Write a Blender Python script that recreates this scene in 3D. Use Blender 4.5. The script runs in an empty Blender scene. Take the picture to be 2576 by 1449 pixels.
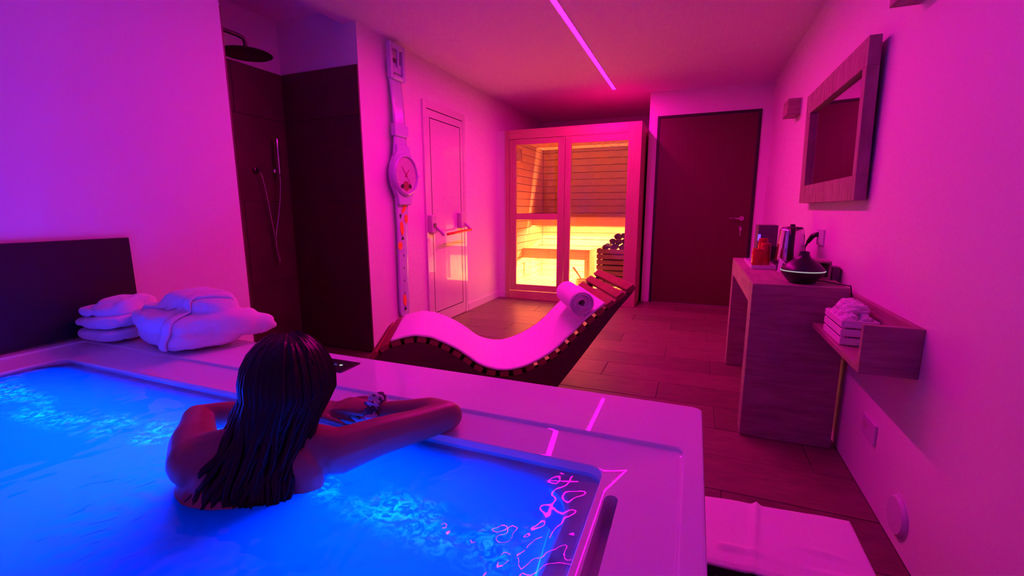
import bpy, bmesh, math, random
from math import sin, cos, pi, radians, sqrt, atan2
from mathutils import Vector, Matrix, noise
random.seed(7)
scene = bpy.context.scene
COL = scene.collection

# ------------------------------------------------------------------ camera, world, exposure
CAM_H = 1.09
cam_data = bpy.data.cameras.new('camera')
cam = bpy.data.objects.new('camera', cam_data); COL.objects.link(cam)
cam_data.sensor_width = 36.0
cam_data.lens = 36.0 * 1131.8 / 2576.0
cam_data.clip_start = 0.02
yaw, pitch, roll = -0.38296, -0.17335, -0.00242
fwd = Vector((sin(yaw)*cos(pitch), cos(yaw)*cos(pitch), sin(pitch)))
rt = Vector((cos(yaw), -sin(yaw), 0)); up = rt.cross(fwd)
r2 = rt*cos(roll) + up*sin(roll); u2 = up*cos(roll) - rt*sin(roll)
M = Matrix((r2, u2, -fwd)).transposed().to_4x4(); M.translation = (0, 0, CAM_H)
cam.matrix_world = M
scene.camera = cam

world = bpy.data.worlds.new('world'); scene.world = world
world.use_nodes = True
world.node_tree.nodes['Background'].inputs[0].default_value = (0.10, 0.02, 0.12, 1)
world.node_tree.nodes['Background'].inputs[1].default_value = 0.02
vs = scene.view_settings
vs.view_transform = 'Standard'; vs.look = 'None'; vs.gamma = 1.0; vs.exposure = 0.0
vs.use_curve_mapping = False
scene.display_settings.display_device = 'sRGB'
cy = scene.cycles
cy.use_denoising = True
try:
    cy.denoiser = 'OPENIMAGEDENOISE'; cy.denoising_input_passes = 'RGB_ALBEDO_NORMAL'
except Exception: pass
cy.max_bounces = 10; cy.diffuse_bounces = 5; cy.glossy_bounces = 4; cy.transmission_bounces = 8; cy.transparent_max_bounces = 8
cy.sample_clamp_indirect = 6.0; cy.sample_clamp_direct = 0.0
cy.caustics_reflective = False; cy.caustics_refractive = True
cy.use_light_tree = True

LED_COL = (1.0, 0.00025, 0.44);  LED_STRENGTH = 245.0
BLUE_COL = (0.0, 0.036, 1.0);   BLUE_STRENGTH = 215.0
WARM_COL = (1.0, 0.35, 0.12);   WARM_STRENGTH = 1150.0;  WARM_LOW_STRENGTH = 7500.0

# ------------------------------------------------------------------ mesh builder
class MB:
    def __init__(s): s.v = []; s.f = []
    def add(s, vs, fs):
        k = len(s.v); s.v += [Vector(p) for p in vs]; s.f += [tuple(i+k for i in f) for f in fs]; return s
    def box(s, a, b):
        x0,y0,z0 = a; x1,y1,z1 = b
        x0,x1 = min(x0,x1),max(x0,x1); y0,y1 = min(y0,y1),max(y0,y1); z0,z1 = min(z0,z1),max(z0,z1)
        return s.add([(x0,y0,z0),(x1,y0,z0),(x1,y1,z0),(x0,y1,z0),(x0,y0,z1),(x1,y0,z1),(x1,y1,z1),(x0,y1,z1)],
                     [(3,2,1,0),(4,5,6,7),(0,1,5,4),(1,2,6,5),(2,3,7,6),(3,0,4,7)])
    def obox(s, c, ax, ay, az):      # centre + three half-axis vectors
        c,ax,ay,az = map(Vector,(c,ax,ay,az)); P=[]
        for k in (-1,1):
            for i,j in ((-1,-1),(1,-1),(1,1),(-1,1)): P.append(c+ax*i+ay*j+az*k)
        F=[(3,2,1,0),(4,5,6,7),(0,1,5,4),(1,2,6,5),(2,3,7,6),(3,0,4,7)]
        if ax.cross(ay).dot(az) < 0: F=[f[::-1] for f in F]
        return s.add(P,F)
    def tube(s, pts, rad, n=8, caps=True, e=None, closed=False):
        """rad: number, list, or list of (a,b) ellipse radii with a along e"""
        pts=[Vector(p) for p in pts]; m=len(pts)
        if not isinstance(rad,(list,tuple)): rad=[rad]*m
        R=[(r,r) if not isinstance(r,(list,tuple)) else r for r in rad]
        P=[]; ref=Vector(e) if e is not None else None
        for i in range(m):
            if closed: t=pts[(i+1)%m]-pts[(i-1)%m]
            else: t=pts[min(i+1,m-1)]-pts[max(i-1,0)]
            t.normalize()
            if ref is None:
                ref=Vector((0,0,1)) if abs(t.z)<.9 else Vector((1,0,0))
            a=(ref-t*ref.dot(t)); 
            if a.length<1e-5: a=t.orthogonal()
            a.normalize(); b=t.cross(a)
            if e is None: ref=a
            for k in range(n):
                an=2*pi*k/n; P.append(pts[i]+a*(cos(an)*R[i][0])+b*(sin(an)*R[i][1]))
        F=[]
        for i in range(m if closed else m-1):
            j=(i+1)%m
            for k in range(n): F.append((i*n+k, i*n+(k+1)%n, j*n+(k+1)%n, j*n+k))
        if caps and not closed: F += [tuple(range(n))[::-1], tuple((m-1)*n+k for k in range(n))]
        return s.add(P,F)
    def capsule(s, pts, rad, n=12, e=None):   # tube with rounded ends
        pts=[Vector(p) for p in pts]; m=len(pts)
        if not isinstance(rad,(list,tuple)): rad=[rad]*m
        R=[(r,r) if not isinstance(r,(list,tuple)) else r for r in rad]
        t0=(pts[0]-pts[1]).normalized(); t1=(pts[-1]-pts[-2]).normalized()
        P=[];Q=[]
        for q in (0.97,.8,.5): 
            h=min(R[0])*q; c=sqrt(1-q*q); P.append(pts[0]+t0*h); Q.append((R[0][0]*c,R[0][1]*c))
        P+=pts; Q+=R
        for q in (.5,.8,.97):
            h=min(R[-1])*q; c=sqrt(1-q*q); P.append(pts[-1]+t1*h); Q.append((R[-1][0]*c,R[-1][1]*c))
        return s.tube(P,Q,n,True,e)
    def lathe(s, prof, c=(0,0,0), n=24, ax=None):   # prof: (r,h) along axis
        c=Vector(c); az=Vector(ax).normalized() if ax else Vector((0,0,1))
        a=az.orthogonal().normalized(); b=az.cross(a); P=[]; F=[]
        for r,h in prof:
            for k in range(n):
                an=2*pi*k/n; P.append(c+az*h+a*(r*cos(an))+b*(r*sin(an)))
        for i in range(len(prof)-1):
            for k in range(n): F.append((i*n+k,i*n+(k+1)%n,(i+1)*n+(k+1)%n,(i+1)*n+k))
        F += [tuple(range(n))[::-1], tuple((len(prof)-1)*n+k for k in range(n))]
        return s.add(P,F)
    def prism(s, poly, d):      # poly of 3D points, extruded by vector d
        d=Vector(d); n=len(poly); P=[Vector(p) for p in poly]; P+= [p+d for p in P]
        nrm=sum(((P[i]-P[0]).cross(P[i+1]-P[0]) for i in range(1,n-1)),Vector())
        F=[tuple(range(n))[::-1], tuple(range(n,2*n))]+[(i,(i+1)%n,n+(i+1)%n,n+i) for i in range(n)]
        if nrm.dot(d)<0: F=[f[::-1] for f in F]
        return s.add(P,F)
    def sheet(s, fn, nu, nv, th=None):    # fn(u,v)->point, 0..1; th: thickness function vector
        P=[Vector(fn(i/nu,j/nv)) for i in range(nu+1) for j in range(nv+1)]; w=nv+1
        F=[(i*w+j,(i+1)*w+j,(i+1)*w+j+1,i*w+j+1) for i in range(nu) for j in range(nv)]
        if th is None: return s.add(P,F)
        N=[Vector((0,0,0)) for _ in P]
        for f in F:
            nn=(P[f[1]]-P[f[0]]).cross(P[f[3]]-P[f[0]])
            for i in f: N[i]=N[i]+nn
        k=len(P); P2=[p-n.normalized()*th for p,n in zip(P,N)]
        F2=[tuple(i+k for i in f[::-1]) for f in F]
        rim=[i*w for i in range(nu+1)]+[nu*w+j for j in range(1,nv+1)]+[i*w+nv for i in range(nu-1,-1,-1)]+[j for j in range(nv-1,0,-1)]
        E=[(rim[(i+1)%len(rim)],rim[i],rim[i]+k,rim[(i+1)%len(rim)]+k) for i in range(len(rim))]
        return s.add(P+P2,F+F2+E)
    def ell(s, c, r, n=16, m=10, rot=None, fn=None):
        c=Vector(c); P=[];F=[]
        for i in range(m+1):
            th=pi*i/m
            for k in range(n):
                an=2*pi*k/n; d=Vector((sin(th)*cos(an),sin(th)*sin(an),cos(th)))
                p=Vector((d.x*r[0],d.y*r[1],d.z*r[2]))
                if fn: p=fn(d,p)
                if rot: p=rot@p
                P.append(c+p)
        for i in range(m):
            for k in range(n): F.append((i*n+k,(i+1)*n+k,(i+1)*n+(k+1)%n,i*n+(k+1)%n))
        return s.add(P,F)
    def loft(s, loops, cap0=False, cap1=False):
        n=len(loops[0]); P=[p for l in loops for p in l]; F=[]
        for i in range(len(loops)-1):
            for k in range(n): F.append((i*n+k,i*n+(k+1)%n,(i+1)*n+(k+1)%n,(i+1)*n+k))
        if cap0: F.append(tuple(range(n))[::-1])
        if cap1: F.append(tuple((len(loops)-1)*n+k for k in range(n)))
        return s.add(P,F)
    def mesh(s, name, c):
        me=bpy.data.meshes.new(name); me.from_pydata([tuple(p-c) for p in s.v],[],s.f); me.update(); return me
    def build(s, name, mat, parent=None, smooth=False, bevel=0, seg=2, origin=None, weld=False, angle=None):
        if origin is None:
            lo=Vector((min(p[i] for p in s.v) for i in range(3))); hi=Vector((max(p[i] for p in s.v) for i in range(3)))
            origin=(lo+hi)/2
            if parent is None: origin.z=lo.z
        c=Vector(origin); me=s.mesh(name,c)
        if weld:
            bm=bmesh.new(); bm.from_mesh(me); bmesh.ops.remove_doubles(bm,verts=bm.verts,dist=1e-5); bmesh.ops.recalc_face_normals(bm,faces=bm.faces); bm.to_mesh(me); bm.free()
        o=bpy.data.objects.new(name,me); COL.objects.link(o)
        if mat: me.materials.append(mat)
        W[o.name]=c
        if parent is not None: o.parent=parent; o.location=c-W[parent.name]
        else: o.location=c
        if smooth:
            me.polygons.foreach_set('use_smooth',[True]*len(me.polygons))
            if angle:
                try: me.set_sharp_from_angle(angle=radians(angle))
                except Exception: pass
        if bevel:
            b=o.modifiers.new('bevel','BEVEL'); b.width=bevel; b.segments=seg; b.limit_method='ANGLE'; b.angle_limit=radians(40)
        return o
W={}
def B(a,b): return MB().box(a,b)
def tag(o,label,cat,group=None,kind=None):
    o['label']=label; o['category']=cat
    if group: o['group']=group
    if kind: o['kind']=kind
    return o
def thing(name,label,cat,loc,group=None):
    o=bpy.data.objects.new(name,None); COL.objects.link(o); o.location=loc; o.empty_display_size=.05
    W[o.name]=Vector(loc); return tag(o,label,cat,group)
def struct(o,label=None,kind='structure'):
    o['kind']=kind
    if label: o['label']=label
    return o
def copy_tree(o,parent=None):
    c=o.copy(); COL.objects.link(c)
    if parent is not None: c.parent=parent
    for ch in list(o.children): copy_tree(ch,c)
    return c
def twin(o,name,c,parent):        # another object with shared mesh at world centre c
    q=bpy.data.objects.new(name,o.data); COL.objects.link(q); q.parent=parent
    q.location=Vector(c)-(W[parent.name] if parent else Vector()); W[q.name]=Vector(c)
    for m in o.modifiers:
        if m.type=='BEVEL':
            b=q.modifiers.new('bevel','BEVEL'); b.width=m.width; b.segments=m.segments; b.limit_method='ANGLE'; b.angle_limit=m.angle_limit
    return q
def baked(o):                     # apply modifiers
    dg=bpy.context.evaluated_depsgraph_get(); dg.update()
    me=bpy.data.meshes.new_from_object(o.evaluated_get(dg)); old=o.data; o.modifiers.clear(); o.data=me; me.name=o.name
    return o

# ------------------------------------------------------------------ materials
def mat(name, col, rough=.5, **k):
    m=bpy.data.materials.new(name); m.use_nodes=True; nt=m.node_tree; b=nt.nodes['Principled BSDF']
    b.inputs['Base Color'].default_value=(*col,1); b.inputs['Roughness'].default_value=rough
    for key,v in k.items():
        if key in ('bump','bscale','var','vscale','stretch','col2'): continue
        b.inputs[key.replace('_',' ')].default_value=v
    tc=nt.nodes.new('ShaderNodeTexCoord')
    mp=nt.nodes.new('ShaderNodeMapping'); nt.links.new(tc.outputs['Object'],mp.inputs[0])
    mp.inputs['Scale'].default_value=k.get('stretch',(1,1,1))
    if 'col2' in k:
        n=nt.nodes.new('ShaderNodeTexNoise'); n.inputs['Scale'].default_value=k.get('vscale',5); n.inputs['Detail'].default_value=6; n.inputs['Roughness'].default_value=.65
        nt.links.new(mp.outputs[0],n.inputs[0])
        r=nt.nodes.new('ShaderNodeValToRGB'); r.color_ramp.elements[0].position=.32; r.color_ramp.elements[1].position=.68
        r.color_ramp.elements[0].color=(*k['col2'],1); r.color_ramp.elements[1].color=(*col,1)
        nt.links.new(n.outputs[0],r.inputs[0]); nt.links.new(r.outputs[0],b.inputs['Base Color'])
    if 'bump' in k:
        n=nt.nodes.new('ShaderNodeTexNoise'); n.inputs['Scale'].default_value=k.get('bscale',60); n.inputs['Detail'].default_value=4
        nt.links.new(mp.outputs[0],n.inputs[0])
        bp=nt.nodes.new('ShaderNodeBump'); bp.inputs['Strength'].default_value=k['bump']; bp.inputs['Distance'].default_value=.004
        nt.links.new(n.outputs[0],bp.inputs['Height']); nt.links.new(bp.outputs[0],b.inputs['Normal'])
    return m
def emit(name,col,st):
    m=bpy.data.materials.new(name); m.use_nodes=True; nt=m.node_tree; nt.nodes.clear()
    e=nt.nodes.new('ShaderNodeEmission'); e.inputs[0].default_value=(*col,1); e.inputs[1].default_value=st
    o=nt.nodes.new('ShaderNodeOutputMaterial'); nt.links.new(e.outputs[0],o.inputs[0]); return m
def glass(name,col=(1,1,1),ior=1.45,rough=0.0):
    m=bpy.data.materials.new(name); m.use_nodes=True; b=m.node_tree.nodes['Principled BSDF']
    b.inputs['Base Color'].default_value=(*col,1); b.inputs['Roughness'].default_value=rough; b.inputs['IOR'].default_value=ior
    b.inputs['Transmission Weight'].default_value=1.0; return m

PAINT=mat('wall_paint',(.78,.76,.75),.62,bump=.06,bscale=220)
PAINT_C=mat('ceiling_paint',(.80,.78,.77),.7,bump=.05,bscale=200)
SHOWER=mat('shower_stone',(.115,.035,.042),.42,col2=(.080,.025,.031),vscale=6,bump=.15,bscale=40)
GROUT=mat('dark_grout',(.022,.016,.018),.8)
FGROUT=mat('floor_grout',(.095,.06,.045),.85)
FTILE=mat('floor_tile',(.22,.135,.092),.42,col2=(.135,.082,.06),vscale=7,stretch=(1.2,6,6),bump=.12,bscale=25)
FTILE2=mat('floor_tile_brown',(.18,.11,.075),.42,col2=(.105,.066,.05),vscale=7,stretch=(1.2,6,6),bump=.12,bscale=25)
BLACKP=mat('black_panel',(.012,.009,.014),.45,bump=.05,bscale=90)
DOORR=mat('dark_door',(.095,.022,.016),.5,col2=(.080,.017,.012),vscale=4,stretch=(10,10,.6))
DFRAME=mat('black_frame',(.012,.007,.007),.5)
LACQ=mat('white_lacquer',(.74,.72,.70),.25,Coat_Weight=1.0,Coat_Roughness=.02,Coat_IOR=1.6)
DARKGAP=mat('dark_groove',(.03,.015,.02),.7)
REDBAR=mat('red_plastic',(.65,.03,.02),.3)
GREYP=mat('grey_plastic',(.55,.5,.52),.35)
DGREY=mat('dark_grey_plastic',(.12,.10,.11),.4)
BLACK=mat('black_plastic',(.012,.011,.013),.35)
CHROME=mat('chrome',(.75,.74,.76),.12,Metallic=1.0)
STEEL=mat('brushed_steel',(.68,.66,.67),.18,Metallic=1.0,bump=.03,bscale=90)
GUNMET=mat('dark_metal',(.10,.08,.09),.35,Metallic=.8)
ACRYL=mat('white_acrylic',(.80,.79,.80),.7,Specular_IOR_Level=.0,Coat_Weight=.9,Coat_Roughness=.012)
TERRY=mat('white_terry',(.82,.80,.80),.95,Sheen_Weight=.25,bump=.5,bscale=420)
TERRYB=mat('white_towelling',(.84,.82,.82),.95,Sheen_Weight=.25,bump=.35,bscale=600)
ASPEN=mat('sauna_wood',(.58,.37,.22),.55,col2=(.48,.29,.165),vscale=6,stretch=(.7,14,14),bump=.1,bscale=40)
ASPENV=mat('sauna_frame_wood',(.50,.32,.20),.5,col2=(.42,.26,.16),vscale=6,stretch=(14,14,.7),bump=.1,bscale=40)
ASPENY=mat('sauna_side_wood',(.62,.40,.24),.55,col2=(.50,.30,.17),vscale=6,stretch=(14,.7,14),bump=.1,bscale=40)
OAK=mat('grey_oak',(.40,.31,.26),.6,col2=(.19,.14,.12),vscale=5,stretch=(.8,8,9),bump=.25,bscale=18)
OAKV=mat('grey_oak_upright',(.38,.29,.25),.6,col2=(.21,.155,.135),vscale=5,stretch=(1.1,3,9),bump=.25,bscale=16)
OAKY=mat('grey_oak_long',(.42,.32,.27),.6,col2=(.24,.18,.15),vscale=5,stretch=(8,.8,9),bump=.25,bscale=18)
REDW=mat('red_stained_wood',(.30,.075,.045),.4,col2=(.20,.045,.028),vscale=8,stretch=(1,1,1),bump=.15,bscale=30)
REDWD=mat('dark_stained_wood',(.085,.022,.016),.45,col2=(.05,.013,.010),vscale=6,stretch=(1,1,6),bump=.15,bscale=25)
SKIN=mat('skin',(.29,.115,.08),.42,col2=(.26,.10,.07),vscale=14,Subsurface_Weight=.12,Subsurface_Radius=(.6,.2,.1),Subsurface_Scale=.02,bump=.04,bscale=180)
HAIR=mat('wet_hair',(.012,.006,.004),.36,col2=(.007,.004,.003),vscale=30,bump=.35,bscale=70,Specular_IOR_Level=.2)
OAKM=mat('grey_oak_short_grain',(.40,.30,.25),.6,col2=(.20,.145,.125),vscale=5,stretch=(3,9,1.1),bump=.25,bscale=16)
WATCHP=mat('lavender_plastic',(.50,.48,.74),.2)
PALEPLA=mat('pale_plastic',(.66,.62,.72),.28)
MIRROR=mat('mirror_silver',(.86,.84,.86),.03,Metallic=1.0)
CRATEW=mat('white_painted_wood',(.80,.78,.78),.6,bump=.1,bscale=60)
REDGL=mat('red_glass',(.60,.03,.02),.08,Transmission_Weight=.35)
PAPER=mat('white_paper',(.82,.80,.78),.8)
STONE=mat('sauna_stone',(.10,.085,.075),.85,col2=(.055,.045,.04),vscale=20,bump=.5,bscale=40)
GLASSW=glass('pane_glass',(.97,.98,.97),1.45)
LIGHTW=emit('diffuser_light',(1,.86,.95),.42)
# ------------------------------------------------------------------ room shell
XL, XR, YB, ZC = -2.25, 0.67, 5.50, 2.365
YN = -1.15                      # wall behind the camera
T=.12
NY0,NY1,NX = 1.715, 2.72, -2.98 # shower niche
YV = 6.75                       # back of the recess that takes the sauna
SX0, SX1, SY = -2.14, -.575, 5.10
# floor: grout bed plus planks
fl=struct(B((NX-.1,YN-.1,-.06),(XR+.1,YV+.1,-.006)).build('floor',FGROUT,origin=(0,2,-.006)),'brown wood-look tiled floor')
def tile(x0,x1,y0,y1,m,lift=0):
    B((x0,y0,-.02),(x1,y1,lift)).build('tile',m,fl,bevel=.0015,seg=1)
g=.0035; rh=.272; y=.98; r=0
while y<YB:
    y1=min(y+rh,YB); x=XL-.0-(.37*(r%3)); 
    while x<XR:
        a=max(x,XL); b=min(x+1.05,XR)
        if b-a>.03 and y1-y>.02: tile(a+g/2,b-g/2,y+g/2,y1-g/2,FTILE if random.random()<.55 else FTILE2,random.uniform(-.0012,0))
        x+=1.05
    y=y1; r+=1
for i in range(2):
    for j in range(2): tile(NX+i*.365+.002,NX+(i+1)*.365-.002,NY0+j*.5+.002,NY0+(j+1)*.5-.002,SHOWER,-.004)
ce=struct(B((XL-.12,YN-.1,ZC),(XR+.1,YV+.1,ZC+.1)).build('ceiling',PAINT_C,origin=(0,2,ZC)),'white ceiling')
wl=MB()
wl.box((XL-T,YN,0),(XL,NY0,ZC)); wl.box((XL-T,NY1,0),(XL,YV,ZC))
wl=struct(wl.build('wall_left',PAINT,origin=(XL,2,0)),'white left wall broken by the shower recess')
struct(B((XR,YN,0),(XR+T,YB+T,ZC)).build('wall_right',PAINT,origin=(XR,2,0)),'white right wall')
wb=struct(B((SX1+.03,YB,0),(XR,YB+T,ZC)).build('wall_back',PAINT,origin=(0,YB,0)),'white back wall around the dark entrance door')
struct(B((XL,YN-T,0),(XR,YN,ZC)).build('wall_near',PAINT,origin=(0,YN,0)),'white wall behind the tub')
rv=MB(); rv.box((XL-T,YV,0),(SX1+.2,YV+T,ZC)); rv.box((SX1+.03,YB+T,0),(SX1+.2,YV,ZC))
struct(rv.build('wall_recess',PAINT,origin=(-1.5,YV,0)),'walls of the recess behind the sauna')
struct(B((XL,SY+.04,0),(SX0,SY+.10,2.0)).build('wall_filler',PAINT,origin=(-2.2,SY+.04,0)),'narrow white wall strip left of the sauna')
# shower niche
zt=2.09; ZN=2.46
sn=struct(B((NX-T,NY0-T,0),(NX,NY1+T,ZN)).build('wall_shower_left',PAINT,origin=(NX,2.2,0)),'shower recess back wall, white above dark tiles')
sf=struct(B((NX,NY1,0),(XL-T,NY1+T,ZN)).build('wall_shower_far',PAINT,origin=(-2.6,NY1,0)),'shower recess far wall, white above dark tiles')
sq=struct(B((NX,NY0-T,0),(XL-T,NY0,ZN)).build('wall_shower_near',PAINT,origin=(-2.6,NY0,0)),'shower recess near wall')
struct(B((NX-T,NY0-T,ZN),(XL+.0,NY1+T,ZN+.08)).build('ceiling_shower',PAINT_C,origin=(-2.6,2.2,ZN)),'white shower ceiling')
for k,(z0,z1) in enumerate(((0,.55),(.55,1.15),(1.15,1.75),(1.75,zt))):
    for (a,b) in (((NY0,2.30),(2.30,NY1)) if k%2 else ((NY0,2.05),(2.05,NY1))):
        B((NX,a+.0015,z0+.0015),(NX+.012,b-.0015,z1-.0015)).build('tile',SHOWER,sn,bevel=.001,seg=1)
    for (a,b) in (((NX+.012,-2.60),(-2.60,XL)) if k%2 else ((NX+.012,XL),)):
        B((a+.0015,NY1-.012,z0+.0015),(b-.0015,NY1,z1-.0015)).build('tile',SHOWER,sf,bevel=.001,seg=1)
    B((NX+.012,NY0,z0+.0015),(XL-.002,NY0+.012,z1-.0015)).build('tile',SHOWER,sq,bevel=.001,seg=1)
# baseboards
struct(B((XL,4.29,0),(XL+.012,SY+.04,.075)).build('baseboard_left',PAINT),'low white skirting between the white door and the sauna')
struct(B((XL,SY+.028,0),(SX0,SY+.04,.075)).build('baseboard_filler',PAINT),'short skirting beside the sauna')
struct(B((SX1+.03,YB-.012,0),(-.47,YB,.075)).build('baseboard_back',PAINT),'short skirting left of the dark door')
# ceiling LED line
LX=-.897; LY0,LY1=2.0,5.20
lt=thing('ceiling_light','long thin glowing pink light line along the ceiling','light',(LX,3.3,ZC))
B((LX-.024,LY0-.01,ZC-.004),(LX-.018,LY1+.01,ZC+.0)).build('rail',PALEPLA,lt)
B((LX+.018,LY0-.01,ZC-.004),(LX+.024,LY1+.01,ZC+.0)).build('rail',PALEPLA,lt)
LEDM=emit('pink_led',LED_COL,LED_STRENGTH)
MB().add([(LX-.018,LY0,ZC-.003),(LX-.018,LY1,ZC-.003),(LX+.018,LY1,ZC-.003),(LX+.018,LY0,ZC-.003)],[(0,1,2,3)]).build('light_strip',LEDM,lt)
# shower downlight
dl=thing('downlight','small round ceiling spot above the shower, switched off','light',(-2.62,2.42,ZN))
MB().lathe([(.022,-.004),(.032,-.006),(.036,-.003),(.036,0)],(-2.62,2.42,ZN),20).build('trim_ring',GREYP,dl,smooth=True,angle=40)
MB().lathe([(.02,-.012),(.022,0)],(-2.62,2.42,ZN),16).build('lens',GLASSW,dl)

# ------------------------------------------------------------------ white door with panic bar
d1=bpy.data.objects.new('door_1',None); COL.objects.link(d1); d1.location=(XL,3.9,0); W['door_1']=Vector((XL,3.9,0)); d1['kind']='structure'; d1['label']='glossy white door with a red push bar'
DY0,DY1=3.50,4.27; x=XL
B((x,DY0,0),(x+.018,DY0+.05,2.03)).build('door_frame',LACQ,d1,bevel=.003)
B((x,DY1-.05,0),(x+.018,DY1,2.03)).build('door_frame',LACQ,d1,bevel=.003)
B((x,DY0+.05,1.965),(x+.018,DY1-.05,2.03)).build('door_frame',LACQ,d1,bevel=.003)
B((x,DY0+.052,.006),(x+.014,DY1-.052,1.962)).build('door_leaf',LACQ,d1)
# recessed shadow joint of the inset panel
a0,a1,b0,b1=3.60,4.155,.125,1.885
for (p,q) in (((a0,b1),(a1,b1+.008)),((a1-.0,b0),(a1+.008,b1+.008)),((a0,b0-.008),(a1+.008,b0)),((a0,b0),(a0+.008,b1))):
    B((x+.0135,p[0],p[1]),(x+.0148,q[0],q[1])).build('panel_joint',DARKGAP,d1)
B((x+.0135,3.56,1.958),(x+.0150,4.21,1.966)).build('panel_joint',DARKGAP,d1)
pb=MB(); pb.capsule([(x+.115,3.70,.862),(x+.115,4.17,.885)],.013,12).build('push_bar',REDBAR,d1,smooth=True)
for yy,zz in ((3.565,.955),(4.12,.975)):
    bx=B((x+.014,yy-.05,zz-.075),(x+.060,yy+.05,zz+.085)).build('bar_bracket',GREYP,d1,bevel=.012,seg=3)
    MB().capsule([(x+.05,yy+.03,zz-.02),(x+.09,yy+.045,zz-.06),(x+.115,yy+.055,zz-.093)],[.016,.015,.014],10).build('bar_arm',GREYP,d1,smooth=True)
B((x+.059,3.545,.93),(x+.068,3.585,.965)).build('latch_cover',DGREY,d1,bevel=.002)
# ------------------------------------------------------------------ dark entrance door
d2=bpy.data.objects.new('door_2',None); COL.objects.link(d2); d2.location=(.06,YB,0); W['door_2']=Vector((.06,YB,0)); d2['kind']='structure'; d2['label']='dark red-brown entrance door in a thin black frame'
ex0,ex1,ez=-.455,.575,2.105
B((ex0,YB-.012,0),(ex0+.028,YB,ez)).build('door_frame',DFRAME,d2,bevel=.002)
B((ex1-.028,YB-.012,0),(ex1,YB,ez)).build('door_frame',DFRAME,d2,bevel=.002)
B((ex0+.028,YB-.012,ez-.028),(ex1-.028,YB,ez)).build('door_frame',DFRAME,d2,bevel=.002)
B((ex0+.031,YB-.007,.008),(ex1-.031,YB,ez-.031)).build('door_leaf',DOORR,d2,bevel=.001)
MB().lathe([(.026,0),(.026,.006),(.022,.010)],(.465,YB-.007,.985),18,(0,-1,0)).build('handle_rose',STEEL,d2,smooth=True,angle=40)
MB().capsule([(.465,YB-.012,.985),(.465,YB-.052,.985),(.445,YB-.06,.985),(.350,YB-.058,.988)],.009,10).build('handle_lever',STEEL,d2,smooth=True)
MB().lathe([(.024,0),(.024,.006),(.018,.012),(.012,.022)],(.46,YB-.007,.882),18,(0,-1,0)).build('lock_cylinder',STEEL,d2,smooth=True,angle=40)
MB().obox((.46,YB-.04,.865),(.012,0,0),(0,.0015,0),(0,0,.012)).box((.455,YB-.042,.80),(.465,YB-.038,.853)).build('key',STEEL,d2)
# ------------------------------------------------------------------ sauna cabin
YS2=6.42                                    # inner back wall
sa=thing('sauna','light wood sauna cabin with glazed front and glowing interior','sauna',(-1.36,SY,0))
X0,X1=SX0,SX1; fy0,fy1=SY,SY+.045
def sb(n,a,b,m=ASPENV,bv=.003,par=None): return B(a,b).build(n,m,par or sa,bevel=bv)
sb('post',(X0,fy0,0),(-2.085,fy1,2.0)); sb('post',(-.712,fy0,0),(X1,fy1,2.0)); sb('post',(-1.405,fy0,.10),(-1.337,fy1,1.895))
sb('top_beam',(-2.085,fy0,1.895),(-.712,fy1,2.0),ASPEN); sb('bottom_beam',(-2.085,fy0,0),(-.712,fy1,.098),ASPEN)
sb('panel_rail',(-1.337,fy0+.004,1.815),(-.712,fy1,1.895),ASPEN); sb('panel_rail',(-1.337,fy0+.004,.098),(-.712,fy1,.185),ASPEN)
# hinged door
sd=bpy.data.objects.new('sauna_door',None); COL.objects.link(sd); sd.parent=sa; W['sauna_door']=Vector((-1.75,SY,1.0)); sd.location=W['sauna_door']-W['sauna']
dx0,dx1=-2.080,-1.409
for (a,b,m) in (((dx0,.104),(-2.0,1.890),ASPENV),((-1.487,.104),(dx1,1.890),ASPENV),((-2.0,1.83),(-1.487,1.890),ASPEN),((-2.0,.104),(-1.487,.182),ASPEN),((-2.0,.968),(-1.487,1.038),ASPEN)):
    sb('door_rail',(a[0],fy0-.004,a[1]),(b[0],fy1-.006,b[1]),m,.003,sd)
for z0,z1 in ((.182,.968),(1.038,1.83)): B((-2.0,fy0+.014,z0),(-1.487,fy0+.020,z1)).build('pane',GLASSW,sd)
B((-1.337,fy0+.018,.185),(-.712,fy0+.024,1.815)).build('pane',GLASSW,sa)
# outer shell
sb('side_panel',(X1-.03,fy1,0),(X1,YS2+.06,2.0),ASPENY); sb('side_panel',(X0,fy1,0),(X0+.02,YS2+.06,2.0),ASPENY)
sb('back_panel',(X0+.02,YS2+.03,0),(X1-.03,YS2+.06,2.0),ASPEN); sb('roof_panel',(X0+.02,fy1,1.94),(X1-.03,YS2+.03,1.96),ASPENY)
# lining boards
bh=.094; n=int(1.94/bh)
for i in range(n+1):
    z0=i*bh+.004; z1=min((i+1)*bh-.003,1.938)
    if z1-z0<.01: continue
    bk=sb('wall_board',(X0+.045,YS2+.008,z0),(X1-.055,YS2+.03,z1),ASPEN,.004)
    sb('wall_board',(X0+.021,fy1+.002,z0),(X0+.043,YS2+.006,z1),ASPENY,.004)
    sb('wall_board',(X1-.053,fy1+.002,z0),(X1-.031,YS2+.006,z1),ASPENY,.004)
for i in range(14):
    sb('ceiling_board',(X0+.05+i*.1,fy1+.01,1.922),(X0+.05+i*.1+.096,YS2+.0,1.939),ASPENY,.003)
# duckboard floor
for i in range(15):
    xa=X0+.06+i*.096
    if xa+.075<X1-.06: sb('floor_slat',(xa,fy1+.03,.10),(xa+.075,YS2-.01,.125),ASPENY,.003)
for yy in (5.3,6.2): sb('floor_bearer',(X0+.06,yy,.0),(X1-.07,yy+.04,.099),ASPEN,.002)
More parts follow.
